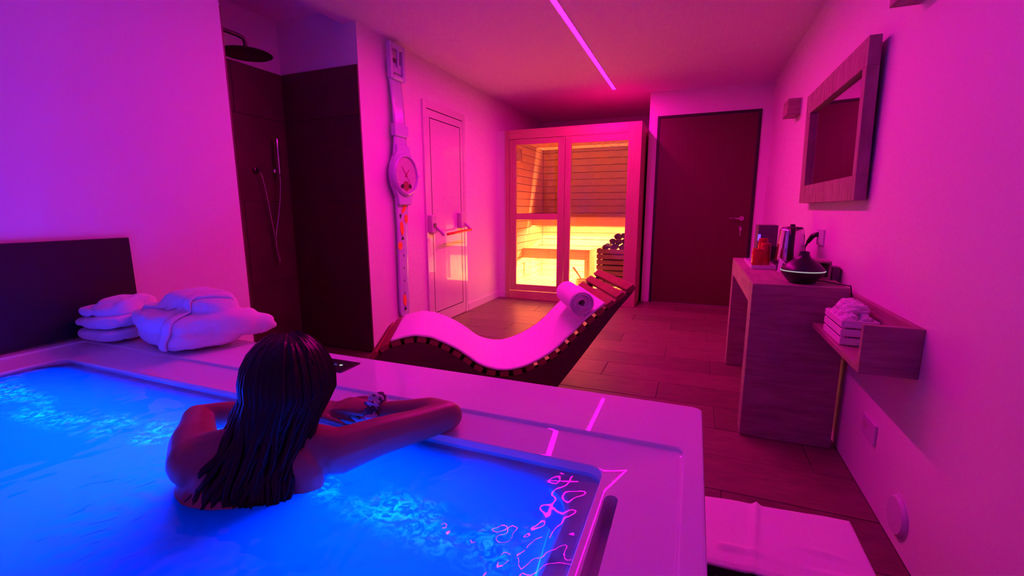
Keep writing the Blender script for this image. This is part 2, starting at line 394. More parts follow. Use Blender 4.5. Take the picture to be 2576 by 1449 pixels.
# benches
xl,xr=X0+.046,X1-.057
ub=bpy.data.objects.new('upper_bench',None); COL.objects.link(ub); ub.parent=sa; W['upper_bench']=Vector((-1.36,6.2,.9)); ub.location=W['upper_bench']-W['sauna']
sb('bench_fascia',(xl,5.96,.868),(xr,5.985,.962),ASPEN,.003,ub)
for i in range(4): sb('bench_slat',(xl,5.985+i*.115-.02,.963),(xr,5.985+i*.115+.091,.985),ASPEN,.004,ub)
for i in range(4): sb('bench_bearer',(xl+.05+i*.42,5.987,.90),(xl+.09+i*.42,YS2+.0,.962),ASPENY,.002,ub)
WARM=emit('warm_led',WARM_COL,WARM_STRENGTH)
MB().add([(xl+.02,5.990,.872),(xr-.02,5.990,.872),(xr-.02,6.02,.872),(xl+.02,6.02,.872)],[(0,3,2,1)]).build('light_strip',WARM,ub)
lb=bpy.data.objects.new('lower_bench',None); COL.objects.link(lb); lb.parent=sa; W['lower_bench']=Vector((-1.6,5.75,.5)); lb.location=W['lower_bench']-W['sauna']
lxr=-1.20
sb('bench_fascia',(xl,5.58,.455),(lxr,5.605,.562),ASPEN,.003,lb)
for i in range(4): sb('bench_slat',(xl,5.60+i*.1-.02,.563),(lxr+.004,5.60+i*.1+.07,.585),ASPEN,.004,lb)
sb('bench_leg',(lxr-.07,5.605,.126),(lxr-.03,5.64,.562),ASPENV,.003,lb)
for i in range(4): sb('bench_end_slat',(lxr-.028,5.61+i*.095,.126),(lxr-.003,5.61+i*.095+.075,.562),ASPENV,.003,lb)
MB().add([(xl+.02,5.612,.458),(lxr-.1,5.612,.458),(lxr-.1,5.635,.458),(xl+.02,5.635,.458)],[(0,3,2,1)]).build('light_strip',emit('warm_led_low',WARM_COL,WARM_LOW_STRENGTH),lb)
# backrest battens on the back wall
# vent slide low on the left wall
v=sb('wall_vent',(X0+.044,5.62,.22),(X0+.065,5.76,.40),ASPENY,.003)
B((X0+.064,5.645,.245),(X0+.073,5.735,.375)).build('vent_slide',ASPENV,v,bevel=.002)
# corner lamp
la=thing('sauna_lamp','slatted wooden corner lamp high inside the sauna','lamp',(X0+.09,5.30,1.66))
for i in range(5):
    a=-1.2+i*.6; cx_,cy_=X0+.05+.085*cos(a*.75),5.30+.10*sin(a*.9)
    MB().obox((cx_,cy_,1.735),(.006,0,0),(0,.017,0),(0,0,.075)).build('shade_slat',ASPENV,la,bevel=.002)
B((X0+.044,5.21,1.665),(X0+.10,5.39,1.676)).build('shade_bracket',ASPENY,la); B((X0+.044,5.21,1.795),(X0+.10,5.39,1.806)).build('shade_bracket',ASPENY,la)
MB().ell((X0+.075,5.30,1.735),(.02,.03,.05)).build('bulb',PAPER,la,smooth=True)
# heater with slatted guard
hx0,hx1,hy0,hy1=-1.035,-.70,5.27,5.62
he=thing('sauna_heater','sauna heater behind a dark slatted wooden guard','heater',((hx0+hx1)/2,(hy0+hy1)/2,.126))
B((hx0+.05,hy0+.06,.18),(hx1-.04,hy1-.05,.60)).build('heater_body',GUNMET,he,bevel=.01)
HW=mat('guard_wood',(.40,.20,.12),.6,col2=(.32,.15,.09),vscale=6,stretch=(1,8,8))
for (px,py) in ((hx0,hy0),(hx1-.03,hy0),(hx0,hy1-.03),(hx1-.03,hy1-.03)): B((px,py,.126),(px+.03,py+.03,.64)).build('guard_post',HW,he,bevel=.002)
for i in range(7):
    z0=.195+i*.064
    B((hx0+.001,hy0-.014,z0),(hx1-.001,hy0-.001,z0+.050)).build('guard_slat',HW,he,bevel=.002)
    B((hx0-.014,hy0,z0),(hx0-.001,hy1,z0+.050)).build('guard_slat',HW,he,bevel=.002)
rs=random.Random(3)
stone_names=['left','middle','right']
for i in range(14):
    r=rs.uniform(.036,.048)
    if i<3: c=(hx0+.075+i*.095,hy0+.075,.645); lb_='dark stone in the front row on the heater, '+stone_names[i]
    elif i<6: c=(hx0+.075+(i-3)*.095,hy0+.165,.648); lb_='dark stone in the second row on the heater, '+stone_names[i-3]
    elif i<9: c=(hx0+.075+(i-6)*.095,hy0+.255,.648); lb_='dark stone in the rear row on the heater, '+stone_names[i-6]
    elif i<12: c=(hx0+.145+(i-9)*.075,hy0+.12+(i%2)*.03,.712); lb_='dark stone in the upper layer on the heater, '+stone_names[i-9]
    else: c=(hx0+.20+(i-12)*.07,hy0+.19,.765+.012*(i-12)); lb_='dark stone crowning the heap on the heater, '+('left' if i==12 else 'rightmost and highest')
    ph=rs.uniform(0,9)
    mb=MB().ell(c,(r*1.1,r,r*.8),10,7,Matrix.Rotation(rs.uniform(0,3),3,'Z'),lambda d,p,ph=ph:p*(1+.22*noise.noise(d*1.9+Vector((ph,0,0)))))
    o=mb.build('sauna_stone',STONE); tag(o,lb_,'stone','stones on the sauna heater')
# bucket with ladle
bu=thing('water_bucket','small wooden sauna bucket standing behind the glass','bucket',(-1.20,5.33,.125))
c=(-1.20,5.33,.126)
for k in range(14):
    an=2*pi*k/14; R=.105
    MB().obox((c[0]+R*cos(an),c[1]+R*sin(an),.126+.062),(-sin(an)*.0225,cos(an)*.0225,0),(cos(an)*.006,sin(an)*.006,0),(0,0,.062)).build('stave',ASPENV,bu,bevel=.001)
MB().lathe([(.098,.004),(.098,.012)],c,20).build('bucket_base',ASPEN,bu)
for zz in (.03,.095): MB().tube([(c[0]+.1125*cos(2*pi*k/24),c[1]+.1125*sin(2*pi*k/24),c[2]+zz) for k in range(24)],.003,6,closed=True).build('hoop',STEEL,bu,smooth=True)
ld=thing('ladle','wooden ladle leaning up out of the sauna bucket','ladle',(-1.20,5.33,.20))
MB().capsule([(-1.185,5.33,.17),(-1.27,5.325,.30),(-1.335,5.32,.385)],[.009,.010,.014],8).build('ladle_handle',ASPENV,ld,smooth=True)
MB().lathe([(.004,0),(.03,.004),(.035,.03),(.032,.03),(.027,.008),(.004,.006)],(-1.175,5.33,.142),14).build('ladle_cup',ASPEN,ld,smooth=True)

# ------------------------------------------------------------------ curved lounger
A=radians(28); U=Vector((cos(A),sin(A),0)); Nn=Vector((-sin(A),cos(A),0)); OFF=2.25; WID=.60
def LP(u,z,w): return U*u+Nn*(OFF+w)+Vector((0,0,z))
ctrl=[(-.545,.235),(-.515,.315),(-.467,.378),(-.375,.428),(-.256,.450),(-.165,.432),(-.087,.395),(.0,.335),(.07,.283),(.15,.255),(.242,.252),(.35,.285),(.475,.357),(.642,.520),(.77,.622),(.875,.700)]
def crom(pts,t):
    n=len(pts)-1; x=min(max(t,0),.99999)*n; i=int(x); f=x-i
    P=[Vector((*pts[min(max(i+k,0),n)],0)) for k in (-1,0,1,2)]
    return (P[1]*2+(P[2]-P[0])*f+(P[0]*2-P[1]*5+P[2]*4-P[3])*f*f+(P[1]*3-P[0]-P[2]*3+P[3])*f**3)*.5
dense=[crom(ctrl,i/600) for i in range(601)]
arc=[0]
for i in range(600): arc.append(arc[-1]+(dense[i+1]-dense[i]).length)
LT=arc[-1]
def prof(s):
    import bisect
    s=min(max(s,0),LT-1e-4); i=max(0,min(bisect.bisect_right(arc,s)-1,599)); f=(s-arc[i])/(arc[i+1]-arc[i]); return dense[i].lerp(dense[i+1],f)
def ptan(s): return (prof(s+.01)-prof(s-.01)).normalized()
lo=thing('lounger','wavy wooden slatted relaxation lounger in front of the sauna','lounger',LP(.15,0,.3))
STH=.028
def side(w0):
    up_=[]; 
    for i in range(0,49):
        s=LT*i/48; p=prof(s); t=ptan(s); nrm=Vector((-t.y,t.x,0)); q=p-nrm*(STH+.001); up_.append((q.x,q.y))
    low=[(.865,.640),(.80,.565),(.70,.435),(.60,.30),(.50,.170),(.41,.06),(.36,.012),(.30,.0),(-.40,.0),(-.48,.012),(-.545,.07),(-.570,.15)]
    poly=[LP(u,z,w0) for u,z in up_+low]
    # build as strip: top chain vs bottom chain resampled
    top=[Vector((a,b)) for a,b in up_]; bl=[Vector(low[i]) for i in range(len(low)-1,-1,-1)]
    bot=[]
    cum=[0]
    for i in range(len(bl)-1): cum.append(cum[-1]+(bl[i+1]-bl[i]).length)
    for i in range(49):
        s=cum[-1]*i/48; k=0
        while k<len(cum)-2 and cum[k+1]<s: k+=1
        f=(s-cum[k])/(cum[k+1]-cum[k]); bot.append(bl[k].lerp(bl[k+1],f))
    mb=MB(); loops=[]
    for i in range(49):
        loops.append([LP(top[i].x,top[i].y,w0),LP(top[i].x,top[i].y,w0+.035),LP(bot[i].x,bot[i].y,w0+.035),LP(bot[i].x,bot[i].y,w0)])
    return mb.loft(loops,True,True)
side(.0).build('side_panel',REDWD,lo,weld=True); side(WID-.035).build('side_panel',REDWD,lo,weld=True)
NS=int(LT/.068)
for i in range(NS+1):
    s=.02+i*(LT-.04)/NS; p=prof(s); t=ptan(s); tv=U*t.x+Vector((0,0,t.y)); nv=-U*t.y+Vector((0,0,t.x))
    if nv.z<0 and abs(t.y)<.9: nv=-nv
    c=U*p.x+Nn*(OFF+WID/2)+Vector((0,0,p.y))-nv*(STH/2)
    MB().obox(c,tv*.0235,Nn*(WID/2+.004),nv*(STH/2)).build('slat',REDW,lo,bevel=.003)
# towel laid over it
def s_at(u): return min(range(601),key=lambda i:abs(dense[i].x-u))
s0,s1=arc[s_at(-.375)],arc[s_at(.735)]
def tw(u,v):
    s=s0+(s1-s0)*u; p=prof(s); t=ptan(s); nrm=Vector((-t.y,t.x))
    w=-.006+v*.545+.006*noise.noise(Vector((s*5,0,v)))
    wr=.0035*noise.noise(Vector((s*9,w*5,1.3)))+.0022*sin(s*70)*max(0,1-abs(s-s0-.16)/.09)
    lift=.016+wr
    drop=0
    return LP(p.x+nrm.x*lift,p.y+nrm.y*lift,w)
tl=MB().sheet(tw,120,30,.010).build('towel',TERRYB,smooth=True); tag(tl,'long white towel spread along the wavy wooden lounger','towel')
# rolled towel as a spiral
sc_=arc[s_at(.664)]; pc=prof(sc_); tc_=ptan(sc_); nc=Vector((-tc_.y,tc_.x)); RR=.060
cc=Vector((pc.x,pc.y,0))+Vector((nc.x,nc.y,0))*(RR+.023)
def spiral(u,v):
    a=u*2*pi*4.2; r=.014+(RR-.014)*u; r*=1+.02*noise.noise(Vector((u*20,v*4,3)))
    du,dz=cos(a+3.6)*r,sin(a+3.6)*r
    w=.00+v*.36+.010*noise.noise(Vector((u*14,v*2,9)))
    return LP(cc.x+du,cc.y+dz,w)
rt_=MB().sheet(spiral,150,10,.0085).build('rolled_towel',TERRYB,smooth=True); tag(rt_,'rolled white towel used as a headrest on the lounger','towel')
# ------------------------------------------------------------------ console table
cx0,cx1,cy0,cy1,czt=.265,.640,2.315,3.52,.75
co=thing('console_table','chunky grey oak console table against the right wall','table',((cx0+cx1)/2,2.9,0))
B((cx0,cy0+.1155,.645),(cx1,cy1-.1155,czt)).build('tabletop',OAKY,co,bevel=.001)
for y0 in (cy0,cy1-.115): B((cx0,y0,0),(cx1,y0+.115,czt)).build('leg',OAKV,co,bevel=.003)
# diffuser
dc=(.478,2.425,czt+.001)
df=thing('aroma_diffuser','black onion-shaped aroma diffuser with a glowing white ring','diffuser',dc)
DS=.845
def dp(L_): return [(r*DS,h*DS) for r,h in L_]
MB().lathe(dp([(.001,0),(.060,0),(.066,.004),(.100,.048),(.1055,.060),(.1055,.064)]),dc,40).build('base',BLACK,df,smooth=True,angle=50)
MB().lathe(dp([(.1045,.0642),(.107,.0655),(.107,.0685),(.1045,.0699)]),dc,40).build('light_ring',LIGHTW,df,smooth=True)
MB().lathe(dp([(.104,.0701),(.100,.080),(.080,.104),(.052,.124),(.034,.138),(.026,.152),(.0235,.170),(.021,.1705),(.018,.150),(.001,.148)]),dc,40).build('lid',BLACK,df,smooth=True,angle=60)
MB().tube([(.545,2.47,czt+.006),(.575,2.46,czt+.006),(.60,2.42,czt+.006),(.625,2.38,czt+.006),(.652,2.36,czt+.004),(.655,2.34,czt-.04),(.655,2.33,czt-.12)],.003,8).build('power_cord',BLACK,df,smooth=True)
# tray with red jars
tr=thing('tray','low pink-tinted clear tray under the red jars','tray',(.43,3.08,czt))
B((.315,2.88,czt+.001),(.440,3.30,czt+.008)).build('tray_base',PALEPLA,tr,bevel=.002)
for a,b in (((.315,2.88),(.440,2.886)),((.315,3.294),(.440,3.30)),((.315,2.886),(.321,3.294)),((.434,2.886),(.440,3.294))): B((a[0],a[1],czt+.008),(b[0],b[1],czt+.022)).build('tray_rim',PALEPLA,tr)
def jar(px,py,h,r,lab):
    j=thing('jar',lab,'jar',(px,py,czt+.009),'red jars on the tray')
    MB().lathe([(.001,0),(r*.92,0),(r,.006),(r,h*.8),(r*.93,h*.86),(r*.88,h*.86),(r*.86,.01),(.001,.008)],(px,py,czt+.009),22).build('jar_body',REDGL,j,smooth=True,angle=50)
    MB().lathe([(r*.95,h*.862),(r*.95,h*.97),(r*.8,h),(.001,h)],(px,py,czt+.009),22).build('jar_lid',REDGL,j,smooth=True,angle=50)
jar(.352,2.95,.105,.033,'short red jar in front, nearest the tray corner')
jar(.402,3.06,.13,.028,'slim red jar just behind the short one')
jar(.403,3.19,.150,.028,'tallest red jar, rearmost on the tray')
# tall dark appliance with a blue light
ap=thing('coffee_machine','tall dark boxy appliance with a blue light at the table end','appliance',(.43,3.38,czt))
B((.385,3.335,czt+.001),(.50,3.48,czt+.235)).build('housing',DGREY,ap,bevel=.006)
B((.385,3.328,czt+.020),(.500,3.3345,czt+.10)).build('drip_bay',BLACK,ap,bevel=.002)
B((.387,3.331,czt+.135),(.402,3.3345,czt+.175)).build('indicator_light',emit('blue_led',(.08,.02,1.0),5.0),ap,bevel=.001)
# kettle
kc=(.560,3.02,czt+.024)
B((.444,2.93,czt+.001),(.615,3.115,czt+.024)).build('kettle_mat',DGREY).name='serving_mat'
o=bpy.data.objects['serving_mat']; tag(o,'flat dark mat under the steel kettle','mat')
ke=thing('kettle','steel kettle with an upright black handle facing the tub','kettle',kc)
kc=(.523,3.02,czt+.025)
MB().lathe([(.001,0),(.076,0),(.078,.008),(.077,.016)],kc,32).build('kettle_base',BLACK,ke,smooth=True,angle=50)
MB().lathe([(.072,.0165),(.074,.03),(.062,.19),(.058,.20),(.054,.2015),(.001,.2015)],kc,36).build('kettle_body',STEEL,ke,smooth=True,angle=50)
MB().lathe([(.055,.202),(.050,.210),(.014,.214),(.012,.226),(.001,.227)],kc,28).build('kettle_lid',BLACK,ke,smooth=True,angle=50)
kd=Vector((-.165,-1,0)).normalized(); K=Vector(kc)
MB().capsule([K+kd*.058+Vector((0,0,.205)),K+kd*.098+Vector((0,0,.200)),K+kd*.112+Vector((0,0,.16)),K+kd*.112+Vector((0,0,.075)),K+kd*.098+Vector((0,0,.032)),K+kd*.07+Vector((0,0,.028))],[(.016,.010)]*6,12,e=(1,0,0)).build('kettle_handle',BLACK,ke,smooth=True)
MB().prism([K-kd*.055+Vector((-.016,0,.165)),K-kd*.055+Vector((.016,0,.165)),K-kd*.085+Vector((.006,0,.20)),K-kd*.085+Vector((-.006,0,.20))],(0,0,.006)).build('kettle_spout',STEEL,ke)
# upright picture-like white folded card
cd=thing('tent_card','small white folded card with a tiny dark figure, by the kettle','card',(.455,2.78,czt))
a=Vector((.430,2.79,czt+.001)); b=Vector((.512,2.755,czt+.001)); tp=Vector((0,0,.075)); bk=Vector((.014,.045,0))
MB().prism([a,b,(a+b)/2+Vector((-.038,.016,.075))+bk*.5],(.001,.002,0)).build('card_front',PAPER,cd)
MB().prism([a+bk,b+bk,(a+b)/2+Vector((-.038,.016,.075))+bk*.55],(.001,.002,0)).build('card_back',PAPER,cd)
cn=(b-a).normalized(); nn=Vector((-.39,-.90,.05)).normalized()
def onc(u,z): return a+(b-a)*u+Vector((0,0,z))+nn*.003+bk*(z/.15)
MB().prism([onc(.22,.010),onc(.38,.010),onc(.36,.034),onc(.24,.034)],nn*.0006).prism([onc(.25,.036),onc(.36,.036),onc(.35,.048),onc(.26,.048)],nn*.0006).build('card_print',DGREY,cd)
# shallow glasses between tray and kettle
for k,(gx,gy) in enumerate(((.505,2.86),(.535,2.80))):
    gq=MB().lathe([(.001,0),(.024,0),(.030,.05),(.028,.05),(.022,.004),(.001,.003)],(gx,gy,czt+.001),20).build('tumbler',GLASSW,smooth=True)
    tag(gq,'clear tumbler behind the diffuser, '+('nearer the tray' if k==0 else 'nearer the diffuser'),'glass','clear tumblers behind the diffuser')
# small wooden box and dark speaker box
wbx=thing('wooden_box','low open-fronted wooden box behind the diffuser','box',(.575,2.62,czt))
bx0,bx1,by0,by1=.525,.622,2.56,2.70
B((bx0,by0,czt+.001),(bx1,by1,czt+.010)).build('box_base',OAKY,wbx); B((bx0,by0,czt+.080),(bx1,by1,czt+.090)).build('box_top',OAKY,wbx,bevel=.001)
B((bx0,by0,czt+.010),(bx0+.009,by1,czt+.080)).build('box_side',OAKY,wbx); B((bx1-.009,by0,czt+.010),(bx1,by1,czt+.080)).build('box_side',OAKY,wbx); B((bx0+.009,by1-.009,czt+.010),(bx1-.009,by1,czt+.080)).build('box_back',BLACKP,wbx)
o=B((.628,2.57,czt+.001),(.662,2.64,czt+.062)).build('dark_box',DGREY,bevel=.003); tag(o,'small dark box wedged between wooden box and wall','box')
# wall socket with plugged black adaptor
ws=thing('wall_socket','pale wall socket above the console with a black plug','socket',(XR,3.02,.93))
B((XR-.010,2.955,.885),(XR,3.085,.975)).build('socket_plate',PALEPLA,ws,bevel=.003)
pl=thing('power_plug','black plug and cord hanging from the socket above the console','plug',(XR-.03,3.05,.92))
MB().capsule([(XR-.011,3.06,.945),(XR-.034,3.07,.935),(XR-.05,3.085,.90)],[.013,.015,.011],10).build('plug_body',BLACK,pl,smooth=True)
MB().tube([(XR-.05,3.085,.90),(XR-.062,3.10,.865),(XR-.055,3.13,.82),(XR-.060,3.14,.775),(XR-.07,3.13,.756),(XR-.10,3.12,.754)],.006,8).build('plug_cord',BLACK,pl,smooth=True)
# ------------------------------------------------------------------ wall shelf with crate
sx0,sy0,sy1,sz0,sz1=.515,1.69,2.31,.568,.728
sh=thing('wall_shelf','short grey oak wall shelf with an end board, under the console end','shelf',(.59,2.0,sz0))
B((sx0,sy0+.023,sz0),(XR-.021,sy1,sz0+.022)).build('shelf_board',OAKY,sh,bevel=.002)
B((XR-.020,sy0+.023,sz0),(XR,sy1,sz1)).build('back_board',OAKY,sh,bevel=.002)
B((sx0,sy0,sz0),(XR,sy0+.022,sz1)).build('end_board',OAKV,sh,bevel=.002)
zb=sz0+.0225; kx0,kx1,ky0,ky1=.524,.640,1.945,2.175
cr=thing('crate','small white slatted crate filled with rolled cloths on the shelf','crate',((kx0+kx1)/2,2.06,zb))
for i in range(3):
    z=zb+.002+i*.033
    for (p,q) in (((kx0,ky0),(kx0+.006,ky1)),((kx1-.006,ky0),(kx1,ky1)),((kx0+.006,ky0),(kx1-.006,ky0+.006)),((kx0+.006,ky1-.006),(kx1-.006,ky1))):
        B((p[0],p[1],z),(q[0],q[1],z+.026)).build('slat',CRATEW,cr,bevel=.0015)
for (p,q) in ((kx0+.006,ky0+.006),(kx1-.016,ky0+.006),(kx0+.006,ky1-.016),(kx1-.016,ky1-.016)): B((p,q,zb+.0005),(p+.010,q+.010,zb+.097)).build('corner_post',CRATEW,cr)
B((kx0+.007,ky0+.007,zb+.0005),(kx1-.007,ky1-.007,zb+.006)).build('crate_base',CRATEW,cr)
rs=random.Random(5)
lab=['balled white cloth at the near left of the crate','balled white cloth at the near right of the crate','balled white cloth in the middle left of the crate','balled white cloth in the middle right of the crate','balled white cloth at the far left of the crate','balled white cloth at the far right of the crate','topmost white cloth of the crate, on the near side','topmost white cloth of the crate, on the far side']
k=0
for lay,zz in ((0,zb+.083),(1,zb+.122)):
    for j in range(3 if lay==0 else 2):
        for i in range(2 if lay==0 else 1):
            c=(kx0+.034+i*.048 if lay==0 else kx0+.058, ky0+.045+j*.068+(lay*.03), zz)
            ph=rs.uniform(0,50)
            o=MB().ell(c,(.030 if lay==0 else .042,.034,.030),40,28,None,lambda d,p,ph=ph:p*(1+.30*noise.noise(d*1.6+Vector((ph,0,0)))+.16*noise.noise(d*4.2+Vector((0,ph,0)))-.20*max(0,1-abs(noise.noise(d*2.6+Vector((ph,ph,0))))/.12))).build('cloth',TERRY,smooth=True)
            tag(o,lab[k],'cloth','white cloths in the crate'); k+=1
o=MB().capsule([(.648,2.04,zb+.014),(.6485,2.09,zb+.085)],.0085,10).build('dark_bottle',BLACK); 
# dark bottle tucked behind crate
o.name='bottle'; tag(o,'small dark bottle leaning behind the crate on the shelf','bottle')
# ------------------------------------------------------------------ mirror (leans slightly into the room)
mi=thing('wall_mirror','mirror in a thick rough oak frame on the right wall','mirror',(.62,2.9,1.1))
def mp(y,z,d): # d depth behind the front face; the top leans forward
    lean=.615-.014*(z-1.12)/.65; return (lean+d,y,z)
def mbar(y0,y1,z0,z1,d0,d1,m,nm):
    P=[mp(y,z,d) for d in (d0,d1) for (y,z) in ((y0,z0),(y1,z0),(y1,z1),(y0,z1))]
    MB().add(P,[(0,3,2,1),(4,5,6,7),(0,1,5,4),(1,2,6,5),(2,3,7,6),(3,0,4,7)]).build(nm,m,mi,bevel=.002,weld=True)
my0,my1,mz0,mz1=2.335,3.43,1.123,1.772
mbar(my0,my1,mz1-.115,mz1,0,.044,OAKM,'frame_rail'); mbar(my0,my1,mz0,mz0+.105,0,.044,OAKM,'frame_rail')
mbar(my0,my0+.05,mz0+.105,mz1-.115,0,.044,OAKM,'frame_stile'); mbar(my1-.11,my1,mz0+.105,mz1-.115,0,.044,OAKM,'frame_stile')
mbar(my0+.05,my1-.11,mz0+.105,mz1-.115,.022,.026,MIRROR,'mirror_glass')
mbar(my0+.12,my1-.12,mz0-.0+.02,mz0+.06,.0445,.052,BLACKP,'hanger_batten')
# ------------------------------------------------------------------ wall lights
for nm,(y0,y1,z0,z1),lab in (('a',(3.995,4.185,1.772,1.885),'far box-shaped wooden wall light beside the mirror'),('b',(1.885,2.075,1.774,1.89),'near box-shaped wooden wall light at the top edge above the mirror')):
    w=thing('wall_light',lab,'light',(XR,(y0+y1)/2,(z0+z1)/2),'box wall lights')
    B((.58,y0,z0),(.592,y1,z1)).build('front_board',OAKY,w,bevel=.0015)
    B((.592,y0,z0),(XR-.006,y0+.012,z1)).build('side_board',OAKV,w,bevel=.0015); B((.592,y1-.012,z0),(XR-.006,y1,z1)).build('side_board',OAKV,w,bevel=.0015)
    B((XR-.006,y0,z0),(XR,y1,z1)).build('back_plate',GREYP,w)
    B((.592,y0+.0125,z0),(XR-.006,y1-.0125,z0+.010)).build('bottom_board',OAKY,w)
    MB().lathe([(.001,-.03),(.018,-.03),(.018,.03),(.001,.03)],(.628,(y0+y1)/2,(z0+z1)/2),14).build('lamp_holder',PAPER,w,smooth=True,angle=50)
# low socket and round vent
so=thing('power_socket','pale wall socket low on the right wall below the shelf','socket',(XR,1.99,.26))
B((XR-.009,1.925,.222),(XR,2.055,.302)).build('socket_plate',PALEPLA,so,bevel=.003)
MB().lathe([(.019,.0),(.019,.0015),(.016,.0018),(.001,.0018)],(XR-.009,2.035-.01,.268),18,(-1,0,0)).build('socket_insert',GREYP,so)
vt=thing('vent_cover','round pale vent cover low on the right wall','vent',(XR,1.675,.095))
MB().lathe([(.066,0),(.066,.006),(.058,.014),(.001,.016)],(XR,1.675,.112),36,(-1,0,0)).build('cover_disc',PALEPLA,vt,smooth=True,angle=40)
MB().lathe([(.070,0),(.070,.004),(.0665,.004),(.0665,0)],(XR,1.675,.112),36,(-1,0,0)).build('cover_ring',PALEPLA,vt)
# ------------------------------------------------------------------ step with towel
stp=thing('step','dark step stool beside the tub, under a white towel','step',(.27,1.27,0))
B((.07,1.135,.160),(.455,1.42,.188)).build('tread',BLACKP,stp,bevel=.003)
for xx in (.08,.42): B((xx,1.15,0),(xx+.025,1.405,.159)).build('step_side',BLACKP,stp,bevel=.002)
B((.106,1.385,.02),(.419,1.40,.159)).build('step_back',BLACKP,stp)
def st(u,v):
    x=.066+u*.402; y=1.128+v*.285+.03*u-.012*u*(1-v)
    z=.2005+.004*noise.noise(Vector((x*9,y*9,2)))+.011*max(0,1-abs(u-.40+.10*(1-v))/.035)*(.35+.65*v)+.009*max(0,1-abs(v-.20-.05*sin(u*6))/.07)*(u>.1)*(.6+.4*sin(u*9))+.007*max(0,1-abs(v-.42+.25*(u-.75))/.06)*max(0,1-abs(u-.75)/.2)
    if v<.03: z-=.004
    return (x,y,z)
o=MB().sheet(st,70,50,.006).build('bath_towel',TERRY,smooth=True); tag(o,'rumpled white towel lying on the dark step','towel')
# ------------------------------------------------------------------ shower fittings
sp=thing('rain_shower','round dark rain shower head on a bent wall arm','shower',(-2.60,2.14,2.03))
MB().lathe([(.001,-.004),(.140,-.004),(.146,.0),(.140,.005),(.03,.010),(.016,.022),(.014,.05),(.001,.05)],(-2.60,2.13,2.025),40).build('shower_plate',GUNMET,sp,smooth=True,angle=40)
MB().capsule([(-2.60,2.13,2.075),(-2.60,2.13,2.09),(-2.60,2.118,2.112),(-2.60,2.085,2.118),(-2.60,1.90,2.118),(-2.60,NY0+.002,2.118)],[.0105,.0115,.012,.012,.012,.012],12).build('shower_arm',GUNMET,sp,smooth=True)
MB().lathe([(.03,0),(.03,.006),(.014,.008)],(-2.60,NY0+.001,2.118),18,(0,1,0)).build('wall_flange',GUNMET,sp)
hs=thing('hand_shower','slim chrome hand shower with a hanging hose in the shower','shower',(-2.94,2.575,1.4))
wx=NX+.013
MB().lathe([(.02,0),(.02,.02),(.012,.026),(.012,.045)],(wx,2.572,1.375),14,(1,0,0)).build('holder',CHROME,hs,smooth=True,angle=50)
MB().capsule([(wx+.052,2.572,1.355),(wx+.052,2.573,1.605)],.0115,10).build('wand',CHROME,hs,smooth=True)
MB().lathe([(.022,0),(.022,.012),(.013,.016),(.013,.04)],(wx,2.414,1.372),14,(1,0,0)).build('hose_outlet',GUNMET,hs,smooth=True,angle=50)
hp=[(wx+.03,2.425,1.36),(wx+.035,2.44,1.30),(wx+.035,2.465,1.15),(wx+.03,2.49,.97),(wx+.025,2.515,.80),(wx+.025,2.53,.71),(wx+.03,2.526,.69),(wx+.035,2.515,.70),(wx+.04,2.50,.78),(wx+.045,2.495,.88),(wx+.05,2.52,1.0),(wx+.052,2.553,1.15),(wx+.052,2.572,1.30),(wx+.052,2.572,1.355)]
H3=[Vector(p) for p in hp]; HH=[]
for i in range(len(H3)-1):
    for k in range(6):
        f=k/6; P=[H3[max(i-1,0)],H3[i],H3[i+1],H3[min(i+2,len(H3)-1)]]
        HH.append((P[1]*2+(P[2]-P[0])*f+(P[0]*2-P[1]*5+P[2]*4-P[3])*f*f+(P[1]*3-P[0]-P[2]*3+P[3])*f**3)*.5)
HH.append(H3[-1])
MB().tube(HH,.0045,8).build('hose',CHROME,hs,smooth=True)
# ------------------------------------------------------------------ giant wall watch
WY=3.105
wt=thing('wall_watch','giant pale wristwatch hung on the left wall as a clock','clock',(XL,WY,.2))
def strapmesh(z0,z1,wfn,xfn,n,th=.012):
    def fn(u,v):
        z=z0+(z1-z0)*u; w=wfn(u); return (xfn(u),WY+(v-.5)*w,z)
    return MB().sheet(fn,n,6,th)
# upper strap, from buckle down into the case
ST=WATCHP
strapmesh(2.10,1.50,lambda u:.145+.05*max(0,u-.7)/.3,lambda u:XL+.030+.022*u+.012*sin(u*pi),24).build('strap_upper',ST,wt,smooth=True)
# lower strap
def wl_(u): 
    w=.165-.03*min(1,u/.25)+.004*sin(u*3)
    return w*(1 if u<.93 else sqrt(max(.02,1-((u-.93)/.07)**2)))
strapmesh(1.185,.19,wl_,lambda u:XL+.045-.022*u,46).build('strap_lower',ST,wt,smooth=True)
# case: lathe body with lugs
cc_=(XL+.020,WY+.02,1.36)
case=MB().lathe([(.150,0),(.168,.012),(.172,.045),(.160,.066),(.146,.072),(.140,.066),(.1395,.0570)],cc_,48,(1,0,0)).build('case',ST,wt,smooth=True,angle=50)
for s_ in (1,-1):
    zc=cc_[2]+s_*.16
    pts=[(-.150,-.09),(.150,-.09),(.132,-.035),(.098,.020),(.086,.075),(-.080,.075),(-.088,.020),(-.118,-.035)]
    MB().prism([(XL+.026,WY+.012+y_,zc+s_*z_) for y_,z_ in pts],(.044,0,0)).build('lug',ST,wt,bevel=.012,seg=3)
DIAL=mat('dial_face',(.50,.40,.52),.3)
MB().lathe([(.1385,.0575),(.1385,.0590)],cc_,40,(1,0,0)).build('dial',DIAL,wt)
xd=cc_[0]+.0595
def dd(y,z): return (xd,cc_[1]+y,cc_[2]+z)
HANDM=mat('hand_paint',(.35,.02,.10),.4); OR=mat('orange_print',(.85,.16,.03),.5); BRN=mat('brown_print',(.26,.07,.06),.5); BLK=mat('black_print',(.02,.01,.02),.5)
